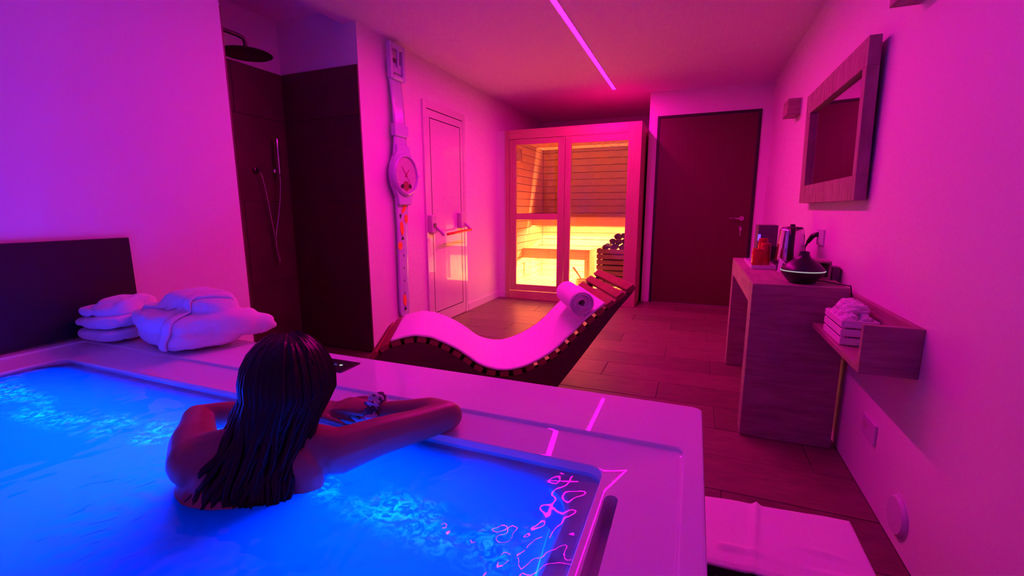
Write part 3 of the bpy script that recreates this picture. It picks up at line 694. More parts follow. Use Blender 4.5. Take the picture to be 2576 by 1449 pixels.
def hand(an,l,w,m,nm):
    d=Vector((0,sin(an),cos(an))); p=Vector((0,cos(an),-sin(an))); c=Vector(dd(0,0))
    MB().prism([c-d*.02-p*w,c-d*.02+p*w,c+d*l+p*w*.5,c+d*l-p*w*.5],(.002,0,0)).build(nm,m,wt)
hand(radians(42),.062,.006,HANDM,'hour_hand'); hand(radians(-40),.085,.004,HANDM,'minute_hand'); hand(radians(140),.09,.0022,HANDM,'second_hand')
for k in range(12):
    an=2*pi*k/12; MB().ell(dd(.118*sin(an),.118*cos(an)),(.0015,.005,.005),8,6).build('hour_mark',PAPER,wt)
# plain stand-in for the printed figure: rounded brown patch with two dark ovals
def flat(cy,cz,ry,rz,m,nm,an=0,x=None,n=20):
    P=[]
    for k in range(n):
        a=2*pi*k/n; y,z=ry*cos(a),rz*sin(a); P.append((x if x else xd,cy+y*cos(an)-z*sin(an),cz+y*sin(an)+z*cos(an)))
    return MB().prism(P,(.0015,0,0)).build(nm,m,wt)
flat(cc_[1]-.005,cc_[2]-.085,.042,.040,BRN,'dial_print',x=xd)
flat(cc_[1]-.058,cc_[2]-.088,.022,.017,BLK,'dial_print',.3,x=xd+.001); flat(cc_[1]+.046,cc_[2]-.086,.022,.017,BLK,'dial_print',-.3,x=xd+.001)
MB().lathe([(.018,0),(.02,.004),(.02,.024),(.001,.026)],(XL+.055,cc_[1]+.170,cc_[2]),16,(0,1,0)).build('crown',ST,wt,smooth=True,angle=50)
# printed orange fish-like shapes and strap holes
def sx(z): return XL+.045-.022*((1.185-z)/(.995))+.0006
for (yy,zz,ry,rz,an,tail) in ((.022,1.10,.020,.050,-.7,1),(.045,1.015,.024,.036,0,0),(-.015,.94,.023,.058,.12,2),(-.045,.80,.030,.032,0,0),(.0,.34,.022,.05,.1,2)):
    x=sx(zz)+.0012
    flat(WY+yy,zz,ry,rz,OR,'strap_print',an,x=x)
    if tail==2: MB().prism([(x,WY+yy+.004,zz-rz-.004),(x,WY+yy-.014,zz-rz-.036),(x,WY+yy+.026,zz-rz-.032)],(.0015,0,0)).build('strap_print',BLK,wt)
    if tail==1: MB().prism([(x,WY+yy-.04,zz-.045),(x,WY+yy-.052,zz-.085),(x,WY+yy-.070,zz-.05)],(.0015,0,0)).build('strap_print',BLK,wt)
for k in range(4): flat(WY+.002,.715-.105*k,.005,.010,BLK,'strap_hole',x=sx(.715-.105*k)+.001,n=10)
# keeper loop and buckle
B((XL+.030,WY-.088,1.655),(XL+.070,WY+.092,1.745)).build('keeper_loop',ST,wt,bevel=.006,seg=3)
bz0,bz1=2.075,2.335; xb=XL+.028
bf=[]
for (y0,y1,z0,z1) in ((-.095,-.062,bz0,bz1),(.062,.100,bz0,bz1),(-.062,.062,bz1-.045,bz1),(-.062,.062,bz0,bz0+.032)):
    B((xb-.004,WY+y0,z0),(xb+.034,WY+y1,z1)).build('buckle_frame',ST,wt,bevel=.008,seg=3)
B((xb,WY-.060,bz0+.05),(xb+.018,WY+.060,bz0+.12)).build('strap_end',ST,wt,bevel=.004)
MB().capsule([(xb+.03,WY+.0,bz0+.10),(xb+.034,WY+.0,bz1-.05)],.010,10).build('buckle_pin',ST,wt,smooth=True)
B((XL,WY-.05,bz0+.09),(xb,WY+.05,bz0+.16)).build('wall_mount',DGREY,wt); B((XL,WY-.04,1.30),(XL+.02,WY+.06,1.40)).build('wall_mount',DGREY,wt)

# ------------------------------------------------------------------ headboard panel
o=B((XL+.002,-.90,.597),(XL+.026,1.172,.976)).build('headboard',BLACKP,bevel=.002); tag(o,'flat black panel on the left wall behind the tub','panel')

# ------------------------------------------------------------------ hot tub
RZ=.590; WZ=.5545
TX0,TX1,TY0,TY1=XL+.003,.047,-.80,1.182
tub=thing('hot_tub','large white built-in hot tub filled with glowing blue water','tub',(-1.1,.3,0))
def rloop(x0,x1,y0,y1,z,r,n=12):
    P=[]
    for (cx_,cy_,a0) in ((x1-r,y1-r,0),(x0+r,y1-r,pi/2),(x0+r,y0+r,pi),(x1-r,y0+r,1.5*pi)):
        for k in range(n+1):
            a=a0+pi/2*k/n; P.append(Vector((cx_+r*cos(a),cy_+r*sin(a),z)))
    return P
iy=.955; ix=.010; ly=.848; lx=-.139; lx0=-2.105; gy=.808; gx=-.190
L=[rloop(TX0,TX1,TY0,TY1,.02,.02),rloop(TX0,TX1,TY0,TY1,RZ-.006,.02),rloop(TX0+.002,TX1-.002,TY0,TY1-.002,RZ-.002,.02),rloop(TX0+.006,TX1-.006,TY0,TY1-.006,RZ,.02),
   rloop(TX0+.06,ix,TY0+.1,iy,RZ,.018),rloop(TX0+.062,ix-.003,TY0+.1,iy-.003,RZ-.002,.018),rloop(TX0+.064,ix-.004,TY0+.1,iy-.006,RZ-.008,.018),
   rloop(TX0+.067,ix-.008,TY0+.1,iy-.012,RZ-.0095,.018),
   rloop(lx0-.003,lx+.003,TY0+.2,ly+.003,.5603,.030),rloop(lx0-.001,lx+.001,TY0+.2,ly+.001,.5598,.031),rloop(lx0+.0005,lx-.0005,TY0+.2,ly-.0005,.558,.032),
   rloop(lx0+.004,lx-.004,TY0+.21,ly-.004,.547,.035),rloop(lx0+.015,lx-.012,TY0+.22,ly-.012,.5435,.04),
   rloop(lx0+.060,gx+.006,TY0+.3,gy+.006,.537,.085),rloop(lx0+.066,gx,TY0+.3,gy,.532,.09),rloop(lx0+.066,gx,TY0+.3,gy,.522,.09),
   rloop(lx0+.030,gx+.035,TY0+.26,gy+.035,.500,.085),rloop(lx0+.030,gx+.035,TY0+.26,gy+.035,.472,.085),rloop(lx0+.075,gx-.01,TY0+.3,gy-.01,.462,.10),
   rloop(lx0+.13,gx-.09,TY0+.36,gy-.10,.10,.12),rloop(lx0+.17,gx-.13,TY0+.40,gy-.14,.05,.12)]
for li in range(8,11):        # the right lip sits a little higher than the far one
    for p in L[li]:
        f=min(1,max(0,(p.x+.45)/.31)); p.z+=.0115*f*f*(3-2*f)
shell=MB().loft(L,True,True).build('tub_shell',ACRYL,tub,smooth=True,angle=9.5,weld=True)
# overflow slot cut into the right ledge
ct=MB(); sy=.760; P=[]
sxa,sxb=-.1215,-.097
for k in range(9):
    a=pi*k/8; P.append(((sxa+sxb)/2+(sxb-sxa)/2*cos(a), sy-.014+.014*sin(a), .515))
P += [(sxa,-.30,.515),(sxb,-.30,.515)]
ct.prism(P,(0,0,.12)); cut=ct.build('cutter',ACRYL)
bo=shell.modifiers.new('cut','BOOLEAN'); bo.operation='DIFFERENCE'; bo.object=cut; bo.solver='EXACT'
baked(shell); bpy.data.objects.remove(cut)
try: shell.data.set_sharp_from_angle(angle=radians(9.5))
except Exception: pass
# underwater light lines tucked below the ledge
BL=emit('blue_underwater_led',BLUE_COL,BLUE_STRENGTH)
def wl_at(z): return (z-.10)/.362       # 0 at the basin foot, 1 under the ledge
za,zb_=.13,.30; pa,pb_=wl_at(za),wl_at(zb_)
ya,yb_=gy-.10+.09*pa-.005,gy-.10+.09*pb_-.005; xa_,xb_=lx0+.13-.055*pa+.005,lx0+.13-.055*pb_+.005; ra_,rb_=gx-.09+.08*pa-.005,gx-.09+.08*pb_-.005
MB().add([(-1.90,ya,za),(-.42,ya,za),(-.42,yb_,zb_),(-1.90,yb_,zb_)],[(0,1,2,3)]).build('underwater_light',BL,tub)
# control panel
cp=B((-1.20,1.037,RZ+.0005),(-.991,1.126,RZ+.0045)).build('control_panel',BLACK,tub,bevel=.0015)
def ring(cx_,cy_,r,m,nm):
    MB().tube([(cx_+r*cos(2*pi*k/20),cy_+r*sin(2*pi*k/20),RZ+.0052) for k in range(20)],.0011,5,closed=True).build(nm,m,cp)
IW=emit('icon_white',(.75,.9,.85),.7); IB=emit('icon_blue',(.12,.10,.9),.5)
MB().lathe([(.001,0),(.0055,0),(.0055,.0006),(.001,.0006)],(-1.033,1.083,RZ+.0047),16).build('panel_icon',IW,cp)
for k in range(3): MB().box((-1.060+k*.005,1.079,RZ+.0047),(-1.0575+k*.005,1.087-.002*k,RZ+.0053)).build('panel_icon',IB,cp)
MB().lathe([(.001,0),(.003,0),(.003,.0006),(.001,.0006)],(-1.085,1.083,RZ+.0047),12).build('panel_icon',IW,cp); ring(-1.115,1.083,.006,IB,'panel_icon')

# ------------------------------------------------------------------ water
def wave(x,y):
    p=Vector((x,y,0))
    z=.0011*noise.noise(p*9)+.0007*noise.noise(p*24+Vector((3,1,0)))
    band=math.exp(-((y-.625-.03*sin(x*5))/.055)**2)
    z+=band*(.0035*noise.noise(p*30+Vector((7,0,0)))+.0022*noise.noise(p*62))
    rb=math.exp(-((x+.20)/.09)**2)*(1 if y>.3 else .5)
    z+=rb*(.0012*noise.noise(p*34+Vector((1,9,0))))
    d=sqrt((x+.72)**2+(y-.52)**2); e_=math.exp(-((d-.24)/.12)**2); z+=e_*(.0026*noise.noise(p*22+Vector((5,5,0)))+.0030*noise.noise(p*48+Vector((2,8,0))))
    return z
wx0,wx1,wy0,wy1=lx0-.0,lx+.0,TY0+.21,ly-.0
NXw,NYw=330,240
WM=bpy.data.materials.new('tub_water'); WM.use_nodes=True; nt=WM.node_tree; nt.nodes.clear(); N_=nt.nodes.new; Lk=nt.links.new
gl=N_('ShaderNodeMixShader'); tp_=N_('ShaderNodeBsdfTransparent'); tp_.inputs[0].default_value=(.78,.88,1,1); fr0=N_('ShaderNodeFresnel'); fr0.inputs[0].default_value=1.33; gs0=N_('ShaderNodeBsdfGlossy'); gs0.inputs['Roughness'].default_value=.03; Lk(fr0.outputs[0],gl.inputs[0]); Lk(tp_.outputs[0],gl.inputs[1]); Lk(gs0.outputs[0],gl.inputs[2])
tl_=N_('ShaderNodeBsdfTranslucent'); 
gs=N_('ShaderNodeBsdfGlossy'); gs.inputs['Roughness'].default_value=.03
fr=N_('ShaderNodeFresnel'); fr.inputs[0].default_value=1.18
mk=N_('ShaderNodeMixShader'); Lk(fr.outputs[0],mk.inputs[0]); Lk(tl_.outputs[0],mk.inputs[1]); Lk(gs.outputs[0],mk.inputs[2])
# air bubbles make the deep middle of the pool milky; the shallow ledge round it stays clear
ge=N_('ShaderNodeNewGeometry'); sp_=N_('ShaderNodeSeparateXYZ'); Lk(ge.outputs['Position'],sp_.inputs[0])
nz=N_('ShaderNodeTexNoise'); nz.inputs['Scale'].default_value=7; Lk(ge.outputs['Position'],nz.inputs[0])
def edge(out,e,wd,sgn):
    m1=N_('ShaderNodeMath'); m1.operation='MULTIPLY_ADD'; Lk(nz.outputs[0],m1.inputs[0]); m1.inputs[1].default_value=.05*sgn
    Lk(out,m1.inputs[2])
    m=N_('ShaderNodeMapRange'); m.interpolation_type='SMOOTHSTEP'; Lk(m1.outputs[0],m.inputs[0])
    m.inputs[1].default_value=e; m.inputs[2].default_value=e+wd*sgn; m.inputs[3].default_value=0; m.inputs[4].default_value=1; return m.outputs[0]
e1_=edge(sp_.outputs[1],gy+.025,.085,-1); e2_=edge(sp_.outputs[0],gx+.02,.13,-1); e3_=edge(sp_.outputs[0],lx0+.03,.06,1)
# dense white bubbles along the jet line
sn_=N_('ShaderNodeMath'); sn_.operation='SINE'; m5=N_('ShaderNodeMath'); m5.operation='MULTIPLY'; m5.inputs[1].default_value=5; Lk(sp_.outputs[0],m5.inputs[0]); Lk(m5.outputs[0],sn_.inputs[0])
yb2=N_('ShaderNodeMath'); yb2.operation='MULTIPLY_ADD'; Lk(sn_.outputs[0],yb2.inputs[0]); yb2.inputs[1].default_value=.03; yb2.inputs[2].default_value=.615
df_=N_('ShaderNodeMath'); df_.operation='SUBTRACT'; Lk(sp_.outputs[1],df_.inputs[0]); Lk(yb2.outputs[0],df_.inputs[1])
ab=N_('ShaderNodeMath'); ab.operation='ABSOLUTE'; Lk(df_.outputs[0],ab.inputs[0])
bnd=N_('ShaderNodeMapRange'); bnd.interpolation_type='SMOOTHSTEP'; Lk(ab.outputs[0],bnd.inputs[0]); bnd.inputs[1].default_value=.075; bnd.inputs[2].default_value=.0; bnd.inputs[3].default_value=0; bnd.inputs[4].default_value=1
n1=N_('ShaderNodeTexNoise'); n1.inputs['Scale'].default_value=9; n1.inputs['Detail'].default_value=2; Lk(ge.outputs['Position'],n1.inputs[0])
n2=N_('ShaderNodeTexNoise'); n2.inputs['Scale'].default_value=38; n2.inputs['Detail'].default_value=7; n2.inputs['Roughness'].default_value=.7; n2.inputs['Distortion'].default_value=1.6; Lk(ge.outputs['Position'],n2.inputs[0])
r1=N_('ShaderNodeMapRange'); Lk(n1.outputs[0],r1.inputs[0]); r1.inputs[1].default_value=.40; r1.inputs[2].default_value=.62; r1.inputs[3].default_value=.0; r1.inputs[4].default_value=1
r3=N_('ShaderNodeMapRange'); Lk(n2.outputs[0],r3.inputs[0]); r3.inputs[1].default_value=.46; r3.inputs[2].default_value=.60; r3.inputs[3].default_value=0; r3.inputs[4].default_value=1
q1=N_('ShaderNodeMath'); q1.operation='MULTIPLY'; Lk(bnd.outputs[0],q1.inputs[0]); Lk(r1.outputs[0],q1.inputs[1])
q2=N_('ShaderNodeMath'); q2.operation='MULTIPLY'; Lk(q1.outputs[0],q2.inputs[0]); Lk(r3.outputs[0],q2.inputs[1])
cm=N_('ShaderNodeMix'); cm.data_type='RGBA'; Lk(q2.outputs[0],cm.inputs[0]); cm.inputs[6].default_value=(.006,.15,.21,1); cm.inputs[7].default_value=(.25,.95,.95,1); Lk(cm.outputs[2],tl_.inputs[0])
p1=N_('ShaderNodeMath'); p1.operation='MULTIPLY'; Lk(e1_,p1.inputs[0]); Lk(e2_,p1.inputs[1])
p2=N_('ShaderNodeMath'); p2.operation='MULTIPLY'; Lk(p1.outputs[0],p2.inputs[0]); Lk(e3_,p2.inputs[1])
vd=N_('ShaderNodeVectorMath'); vd.operation='DISTANCE'; Lk(ge.outputs['Position'],vd.inputs[0]); vd.inputs[1].default_value=(-.72,.40,WZ)
bodyc=N_('ShaderNodeMapRange'); bodyc.interpolation_type='SMOOTHSTEP'; Lk(vd.outputs['Value'],bodyc.inputs[0]); bodyc.inputs[1].default_value=.14; bodyc.inputs[2].default_value=.46; bodyc.inputs[3].default_value=1.0; bodyc.inputs[4].default_value=1.0
p3=N_('ShaderNodeMath'); p3.operation='MULTIPLY'; Lk(p2.outputs[0],p3.inputs[0]); Lk(bodyc.outputs[0],p3.inputs[1])
mm=N_('ShaderNodeMixShader'); Lk(p3.outputs[0],mm.inputs[0]); Lk(gl.outputs[0],mm.inputs[1]); Lk(mk.outputs[0],mm.inputs[2])
wo=N_('ShaderNodeOutputMaterial'); Lk(mm.outputs[0],wo.inputs[0])
water=MB().sheet(lambda u,v:(wx0+(wx1-wx0)*u,wy0+(wy1-wy0)*v,WZ+wave(wx0+(wx1-wx0)*u,wy0+(wy1-wy0)*v)),NXw,NYw).build('water',WM,smooth=True)
tag(water,'clear bubbling water glowing blue in the white hot tub','water',kind='stuff')
# ------------------------------------------------------------------ bathrobes
def slab(c, ax, ay, hz, ex=4.0, amp=.008, fs=9, seed=0, dz=None, n=56, m=28):
    """soft folded slab: superellipsoid with half axes ax, ay (vectors) and hz, wrinkled"""
    c=Vector(c); ax=Vector(ax); ay=Vector(ay)
    def sg(v,e): return math.copysign(abs(v)**e,v)
    P=[];F=[]
    for i in range(m+1):
        th=-pi/2+pi*i/m
        for k in range(n):
            an=2*pi*k/n
            u=sg(cos(th),2/ex*1.15)*sg(cos(an),2/ex); v=sg(cos(th),2/ex*1.15)*sg(sin(an),2/ex); w=sg(sin(th),.62)
            p=c+ax*u+ay*v+Vector((0,0,hz*w))
            q=Vector((seed,seed*.7,0))
            d=(ax.normalized()*u+ay.normalized()*v+Vector((0,0,w*.8))).normalized()
            p=p+d*amp*(noise.noise(p*fs+q)+.5*noise.noise(p*fs*2.3+q))
            if dz: p.z+=dz(u,v,w)
            P.append(p)
    for i in range(m):
        for k in range(n): F.append((i*n+k,i*n+(k+1)%n,(i+1)*n+(k+1)%n,(i+1)*n+k))
    return P,F
RB=RZ+.004
def cloth(mb,name,parent,vox=.0055,it=5):
    o=mb.build(name,TERRY,parent)
    r=o.modifiers.new('r','REMESH'); r.mode='VOXEL'; r.voxel_size=vox
    q=o.modifiers.new('s','SMOOTH'); q.factor=.5; q.iterations=it
    baked(o); me=o.data; me.update()
    off=W[o.name]; nn=[v.normal.copy() for v in me.vertices]
    for v,n_ in zip(me.vertices,nn):
        p=v.co+off; q=Vector((p.x*7+p.y*3,p.y*9-p.z*4,p.z*12))
        r_=abs(noise.noise(q)); crease=max(0,1-r_/.13)
        v.co+=n_*(-.0048*crease*crease+.0030*noise.noise(p*22)+.0012*noise.noise(p*60))
    me.polygons.foreach_set('use_smooth',[True]*len(me.polygons))
    if not me.materials: me.materials.append(TERRY)
    return o
V=Vector
# front robe: blunt front lobe, long right lobe with a pointed end, rolled collar over the crown
def RS(m):
    for p in m.v: p.x-=.028; p.y-=.004
rb1=thing('bathrobe','puffy white bathrobe folded with its belt tied round, on the tub corner','bathrobe',(-1.72,1.10,RB))
mb=MB()
mb.add(*slab((-1.735,1.085,RB+.040),(.190,-.045,0),(.05,.115,0),.039,3.6,.008,10,2))       # lower block
mb.add(*slab((-1.785,1.068,RB+.094),(.155,-.035,0),(.05,.100,0),.050,2.8,.010,8,5))        # front lobe
mb.add(*slab((-1.630,1.110,RB+.080),(.085,-.060,0),(.085,.125,0),.054,2.8,.010,9,9))       # right lobe
mb.add(*slab((-1.570,1.180,RB+.060),(.060,-.03,0),(.060,.085,0),.042,2.5,.008,10,13))
mb.capsule([V((-1.62,1.12,RB+.08)),V((-1.56,1.18,RB+.072)),V((-1.515,1.225,RB+.060)),V((-1.488,1.25,RB+.050))],[(.066,.055),(.052,.042),(.034,.028),(.018,.013)],12,e=(1,-.6,0))
mb.add(*slab((-1.700,1.115,RB+.138),(.150,-.01,0),(.035,.085,0),.052,2.4,.012,9,17))       # crown
RS(mb); rbo=cloth(mb,'robe_body',rb1,.0055,3)
from mathutils.bvhtree import BVHTree
off_=W[rbo.name]
bvh=BVHTree.FromPolygons([v.co+off_ for v in rbo.data.vertices],[tuple(p.vertices) for p in rbo.data.polygons])
def drape(name,path,wid,th,nu=40,nv=6,lift=.004):
    """band that follows path (x, y) over the robe, dropped onto it from above"""
    P=[Vector((x,y,0)) for x,y in path]
    def at(f):
        f=min(max(f,0),.9999)*(len(P)-1); i=int(f); return P[i].lerp(P[i+1],f-i)
    def fn(u,v):
        c=at(u); t=(at(u+.03)-at(u-.03)).normalized(); n_=Vector((-t.y,t.x,0)); p=c+n_*(v-.5)*wid*(1-.25*abs(u-.5))
        h=bvh.ray_cast(Vector((p.x,p.y,RB+.5)),Vector((0,0,-1)))
        z=h[0].z if h[0] else RB+.01
        return (p.x,p.y,z+lift+th*.5)
    o=MB().sheet(fn,nu,nv,th).build(name,TERRY,rb1,smooth=True)
    sm_=o.modifiers.new('s','SMOOTH'); sm_.factor=.5; sm_.iterations=4; baked(o); o.data.polygons.foreach_set('use_smooth',[True]*len(o.data.polygons))
drape('lapel',[(-1.90,1.035),(-1.85,1.03),(-1.79,1.045),(-1.74,1.085),(-1.70,1.14),(-1.68,1.19)],.062,.012)
drape('lapel',[(-1.60,1.16),(-1.635,1.11),(-1.675,1.07),(-1.73,1.045),(-1.775,1.03)],.060,.012)
def bfn(u,v):
    th=radians(-22+125*u); x=-1.682+.012*sin(u*3)+(v-.5)*.034
    d=Vector((.02,-cos(th),sin(th))); c=Vector((x,1.085,RB+.075))
    h=bvh.ray_cast(c+d*.6,-d)
    p=h[0] if h[0] else c+d*.1
    q=p+d*.0075
    q.z=max(q.z,RB+.004); return q
MB().sheet(bfn,44,4,.006).build('belt',TERRY,rb1,smooth=True)
# rear robe stack beside the black panel
rb2=thing('bathrobe','flatter white bathrobe folded in layers against the black panel','bathrobe',(-2.08,1.02,RB))
for k,(c,ax,ay,hz,ex,am,sd,dz) in enumerate((
    ((-2.096,1.030,RB+.027),(.114,.012,0),(-.02,.105,0),.026,4.5,.005,11,None),
    ((-2.097,1.025,RB+.078),(.117,.012,0),(-.02,.105,0),.027,3.6,.008,14,lambda u,v,w:.010*u if w>0 else 0),
    ((-2.095,1.035,RB+.118),(.113,.015,0),(-.02,.100,0),.024,3.0,.010,17,lambda u,v,w:.030*(u+.5)*(1-v*v) if w>0 else 0))):
    mb=MB(); mb.add(*slab(c,ax,ay,hz,ex,am,10,sd,dz))
    if k==0: mb.add(*slab(V(c)+V((.01,-.004,.012)),V(ax)*.97,V(ay)*.97,.012,4.5,.004,12,31))
    if k==2: mb.capsule([V((-2.09,.99,RB+.148)),V((-2.05,1.02,RB+.158)),V((-2.015,1.06,RB+.156))],[(.040,.014),(.045,.015),(.036,.012)],12,e=(-.5,.8,.1))
    cloth(mb,'robe_fold',rb2,.005,3)

# ------------------------------------------------------------------ person
ps=thing('person','person with long wet dark hair in the tub, arms folded on its edge','person',(-.75,.5,.056))
EX=Vector((.855,.52,0)).normalized()           # across the shoulders (to her right)
FW=Vector((-EX.y,EX.x,0))                      # the way the chest faces
V=Vector
HC=V((-.783,.668,.706))
FD=V((-.56,.82,-.10)).normalized(); HR=FD.cross(V((0,0,1))).normalized(); HU=HR.cross(FD)
def HP(r,f,u): return HC+HR*r+FD*f+HU*u
body=MB()
# torso
body.capsule([V((-.70,.20,.185)),V((-.712,.28,.24)),V((-.745,.40,.345)),V((-.778,.52,.455)),V((-.795,.585,.545)),V((-.792,.612,.598)),V((-.785,.628,.640))],
             [(.165,.115),(.160,.112),(.125,.090),(.140,.095),(.150,.085),(.120,.060),(.060,.050)],24,e=EX)
# shoulders bridge, trapezius
SL=V((-.876,.520,.606)); SR=V((-.655,.662,.598))
body.capsule([SL,SL.lerp(SR,.3)+V((-.01,.015,.014)),SL.lerp(SR,.7)+V((-.01,.015,.014)),SR],[.050,.046,.046,.046],14)
for S,sg in ((SL,-1),(SR,1)):
    body.capsule([S+V((0,0,.006)),S.lerp(V((-.785,.625,.640)),.55),V((-.787,.634,.646))],[.036,.033,.034],12)
# shoulder blades / lats
for sg in (-1,1): body.ell(V((-.772,.558,.560))+EX*(.082*sg),(.058,.036,.070),14,10)
# neck
body.capsule([V((-.785,.630,.62)),V((-.788,.652,.675))],[.052,.049],14)
# right arm
ER=V((-.516,.872,.607)); WR=V((-.706,.842,.600))
body.capsule([SR,SR.lerp(ER,.35)+V((0,0,.004)),SR.lerp(ER,.7),ER],[.047,.041,.037,.034],14)
body.capsule([ER,ER.lerp(WR,.25)+V((0,.004,.004)),ER.lerp(WR,.6),WR],[.034,.036,.030,.0215],14)
# left arm
EL=V((-1.055,.640,.610)); WL=V((-.885,.792,.594))
body.capsule([SL,SL.lerp(EL,.35)+V((-.008,0,.004)),SL.lerp(EL,.75),EL],[.050,.044,.036,.031],14)
body.capsule([EL,EL.lerp(WL,.25)+V((0,0,.002)),EL.lerp(WL,.6),WL],[.030,.031,.027,.021],14)
# hands: right hand lies over the left wrist, left hand flat on the ledge
def hand_mesh(W_,d,upv,side,curl):
    d=V(d).normalized(); upv=V(upv).normalized(); s=d.cross(upv)*side
    body.capsule([W_,W_+d*.030,W_+d*.075],[(.024,.016),(.034,.014),(.038,.0125)],12,e=s)
    for k,(off,ln) in enumerate(((-.029,.058),(-.010,.070),(.010,.074),(.029,.064))):
        b0=W_+d*.070+s*off; p1=b0+d*(ln*.42)+s*(off*.10)-upv*(.004*curl); p2=p1+d*(ln*.32)-upv*(.010*curl); p3=p2+d*(ln*.24)-upv*(.014*curl)
        body.capsule([b0,p1,p2,p3],[.0088,.0082,.0074,.0062],10)
    t0=W_+d*.022+s*.022; body.capsule([t0,t0+d*.024+s*.024,t0+d*.050+s*.032-upv*.005,t0+d*.070+s*.030-upv*.008],[.012,.0105,.0092,.0075],10)
hand_mesh(WR,(-1,-.06,.05),(0,0,1),1,.8)
hand_mesh(WL,(.95,.22,-.06),(0,0,1),-1,.35)
# legs, kneeling under water
for sg in (-1,1):
    hip=V((-.70,.20,.20))+EX*(.085*sg); kn=V((-.715,.50,.125))+EX*(.11*sg); an=V((-.70,.11,.105))+EX*(.10*sg)
    body.capsule([hip,hip.lerp(kn,.5),kn],[.088,.074,.056],14); body.capsule([kn+V((0,0,-.01)),kn.lerp(an,.35),an],[.048,.050,.034],14)
    body.capsule([an,an+V((0,-.06,-.012)),an+V((.01*sg,-.15,-.022))],[(.034,.030),(.036,.026),(.034,.018)],12,e=EX)
# head
def skull(d,p):
    q=V(p)
    if d.z<0: q.x*=1-.22*d.z*d.z; q.y*=1-.10*d.z*d.z
    return q
rotH=Matrix((HR,FD,HU)).transposed()
body.ell(HP(0,-.004,.018),(.067,.088,.088),24,16,rotH)
body.ell(HP(0,.022,-.038),(.058,.066,.072),20,14,rotH)          # jaw
body.ell(HP(0,.062,-.092),(.024,.020,.018),12,8,rotH)           # chin
body.capsule([HP(0,.086,.008),HP(0,.102,-.026),HP(0,.098,-.034)],[.008,.0115,.012],10)   # nose
for sg in (-1,1):
    body.ell(HP(.014*sg,.093,-.036),(.009,.009,.008),10,7,rotH)
    body.ell(HP(.030*sg,.074,.021),(.024,.012,.009),10,7,rotH)   # brow
    body.ell(HP(.029*sg,.066,.0085),(.017,.0135,.0055),10,7,rotH); body.ell(HP(.029*sg,.064,-.0085),(.016,.0125,.0045),10,7,rotH)   # eyelids
    body.ell(HP(.038*sg,.062,-.026),(.022,.022,.022),12,8,rotH)  # cheek
    body.ell(HP(.069*sg,-.002,-.012),(.008,.020,.031),12,9,rotH) # ear
body.ell(HP(0,.088,-.060),(.023,.011,.0055),12,7,rotH); body.ell(HP(0,.086,-.070),(.020,.011,.006),12,7,rotH)
bd=body.build('body',SKIN,ps)
rm=bd.modifiers.new('r','REMESH'); rm.mode='VOXEL'; rm.voxel_size=.0042
sm=bd.modifiers.new('s','SMOOTH'); sm.factor=.5; sm.iterations=7
baked(bd); bd.data.polygons.foreach_set('use_smooth',[True]*len(bd.data.polygons))
if not bd.data.materials: bd.data.materials.append(SKIN)
EYEW=mat('eye_white',(.8,.78,.76),.2); IRIS=mat('iris',(.05,.025,.015),.2); LIP=mat('lip',(.42,.12,.11),.4)
for sg in (-1,1):
    e=MB().ell(HP(.029*sg,.0665,.000),(.0115,.0115,.0075),14,10,rotH).build('eye',EYEW,ps,smooth=True)
    MB().ell(HP(.029*sg,.0768,.000),(.0052,.0020,.0052),12,8,rotH).build('iris',IRIS,e,smooth=True)
MB().ell(HP(0,.0955,-.0605),(.019,.005,.0042),12,7,rotH).ell(HP(0,.0935,-.0685),(.016,.0055,.0048),12,7,rotH).build('lips',LIP,ps,smooth=True)
# hair: a cap on the skull and long clumped wet strands down the back
hr=MB()
def hsurf(phi,th,gr=0.0):   # phi: angle around from the back (toward her right +), th: polar from crown
    rx,ry,rz=.073+gr,.095+gr,.093+gr
    return HP(rx*sin(th)*sin(phi), -.006-ry*sin(th)*cos(phi), .020+rz*cos(th))
def cap(u,v):
    phi=(u-.5)*2*pi; ap=abs(math.degrees(phi))
    lim=112 if ap<80 else (112-(ap-80)*.42 if ap<122 else (94-(ap-122)*1.9 if ap<142 else 56-(ap-142)*.16))
    th=.02+v*radians(lim)
    return hsurf(phi,th,.004+.003*noise.noise(Vector((cos(phi)*3.4,sin(phi)*3.4,th*1.2))))
hr.sheet(cap,110,26,.006)
rh_=random.Random(21)
EYEV=V((HC.x,HC.y,0)).normalized()           # away from the camera, horizontally
IR=V((cos(yaw),-sin(yaw),0))                  # rightwards
def tgt(t):   # where a strand ends: t -1 (left) .. 1 (right), on the back near the water
    pass
mainv=[]
def strand(phi,lift,r0,end,mid,wav,ph,n=16,th0=.25):
    pts=[]; R=[]
    th1=radians(97)
    na=6
    for i in range(na): 
        th=th0+(th1-th0)*i/(na-1); pts.append(hsurf(phi,th,.006+lift))
    a=pts[-1]; m_=V(mid); e_=V(end)
    for i in range(1,n-na+1):
        f=i/(n-na); q=a*(1-f)**2+m_*(2*f*(1-f))+e_*(f*f)
        q=q+IR*(wav*f*sin(ph+f*7.5))+V((0,0,wav*.3*sin(ph*1.7+f*9)))
        pts.append(q)
    for i in range(n):
        f=i/(n-1); w=r0*(1-.25*f) if f<.85 else r0*(.79-.62*(f-.85)/.15)
        R.append((w*1.5,w*.8))
    hr.tube(pts,R,6,True,e=IR)
BK=lambda px,back,z: V((-.785,.615,0))+EX*px-FW*back+V((0,0,z))
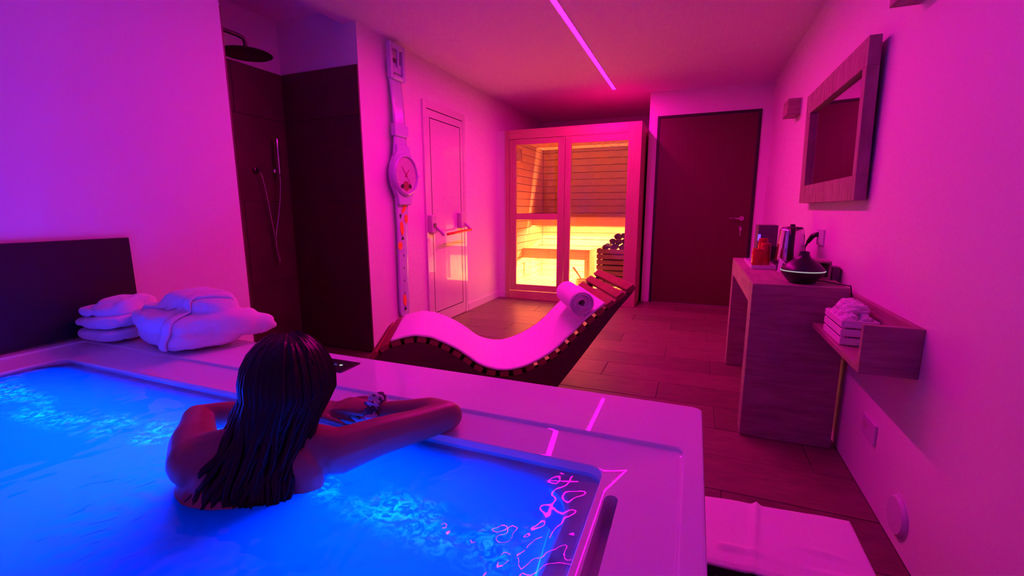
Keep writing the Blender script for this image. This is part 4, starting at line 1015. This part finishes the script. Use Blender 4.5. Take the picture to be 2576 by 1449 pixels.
for k in range(150):
    ph_=rh_.uniform(-1,1); phi=radians(112)*ph_+rh_.gauss(0,.03)
    # image-left strands fan out to the left shoulder blade, others hang straight
    x0=ph_*.066+rh_.gauss(0,.012)
    if ph_<-.15: xe=x0-.075*rh_.random()**1.4
    elif ph_<.35: xe=x0*.8-.015+rh_.gauss(0,.012)
    else: xe=min(x0+.01,.005+.055*rh_.random())
    if rh_.random()<.10: xe+=rh_.gauss(0,.022)
    zend=rh_.uniform(.528,.560) if rh_.random()<.86 else rh_.uniform(.56,.61)
    back=.088+.030*(1-(zend-.53)/.10)+rh_.uniform(0,.018)-1.2*xe*xe
    end=BK(xe,back,zend); mid=BK(x0*.75+xe*.30,.070+rh_.uniform(0,.022),.612+rh_.gauss(0,.010))
    strand(phi,rh_.uniform(0,.008),rh_.uniform(.0042,.0075),end,mid,rh_.uniform(.004,.013),rh_.uniform(0,6.3),18,th0=rh_.uniform(.12,.5))
for k in range(60):     # side curtains down to the shoulders
    sg=-1 if k%2 else 1
    phi=sg*radians(rh_.uniform(70,126)); x0=sg*rh_.uniform(.060,.088)
    end=BK(x0*.75,.0+rh_.uniform(0,.05),rh_.uniform(.60,.66)); mid=BK(x0*1.0,-.015+rh_.uniform(0,.05),.655)
    strand(phi,rh_.uniform(0,.006),rh_.uniform(.004,.0065),end,mid,rh_.uniform(.002,.006),rh_.uniform(0,6.3),16,th0=rh_.uniform(.2,.6))
hobj=hr.build('hair',HAIR,ps,smooth=True)
# bikini: neck tie, back strap
BKM=mat('black_fabric',(.010,.009,.011),.7)
st_=MB()
def around(cx_,half,dep,z,ex0,n=40):
    return [V(cx_)+EX*(half*cos(2*pi*k/n))+FW*(dep*sin(2*pi*k/n))+V((0,0,z)) for k in range(n)]
st_.tube([V((-.770,.505,.425))+EX*(.139*cos(2*pi*k/40))+FW*(.098*sin(2*pi*k/40))+V((0,0,.02*sin(2*pi*k/40))) for k in range(40)],[(.009,.003)]*40,6,closed=True,e=(0,0,1))
st_.tube([BK(-.040,.010,.672),BK(-.052,.030,.668),BK(-.066,.042,.652),BK(-.078,.058,.622),BK(-.088,.088,.560)],.0042,6)
st_.build('bikini',BKM,ps,smooth=True)
# patterned scrunchie on the right wrist
SCR=bpy.data.materials.new('patterned_cloth'); SCR.use_nodes=True; nt=SCR.node_tree; b_=nt.nodes['Principled BSDF']; b_.inputs['Roughness'].default_value=.7
tc=nt.nodes.new('ShaderNodeTexCoord'); vo=nt.nodes.new('ShaderNodeTexVoronoi'); vo.inputs['Scale'].default_value=75
cr_=nt.nodes.new('ShaderNodeValToRGB'); cr_.color_ramp.interpolation='CONSTANT'; cr_.color_ramp.elements[0].color=(.06,.04,.06,1); cr_.color_ramp.elements[1].color=(.62,.52,.58,1); cr_.color_ramp.elements[1].position=.5
nt.links.new(tc.outputs['Object'],vo.inputs[0]); nt.links.new(vo.outputs['Color'],cr_.inputs[0]); nt.links.new(cr_.outputs[0],b_.inputs['Base Color'])
da=(ER-WR).normalized(); sa_=da.cross(V((0,0,1))).normalized(); sb_=sa_.cross(da); cw=WR.lerp(ER,.03)
def scr(u,v):
    a=u*2*pi; b=v*2*pi; R_=.0285+.0025*sin(9*a); r_=.0125+.0035*sin(14*a+1.0)*.9+.002*sin(23*a)
    rr=R_+r_*cos(b); return cw+sa_*(rr*cos(a))+sb_*(rr*sin(a))+da*(r_*1.15*sin(b)+.003*sin(11*a))
MB().sheet(scr,84,14).build('scrunchie',SCR,ps,smooth=True,weld=True)
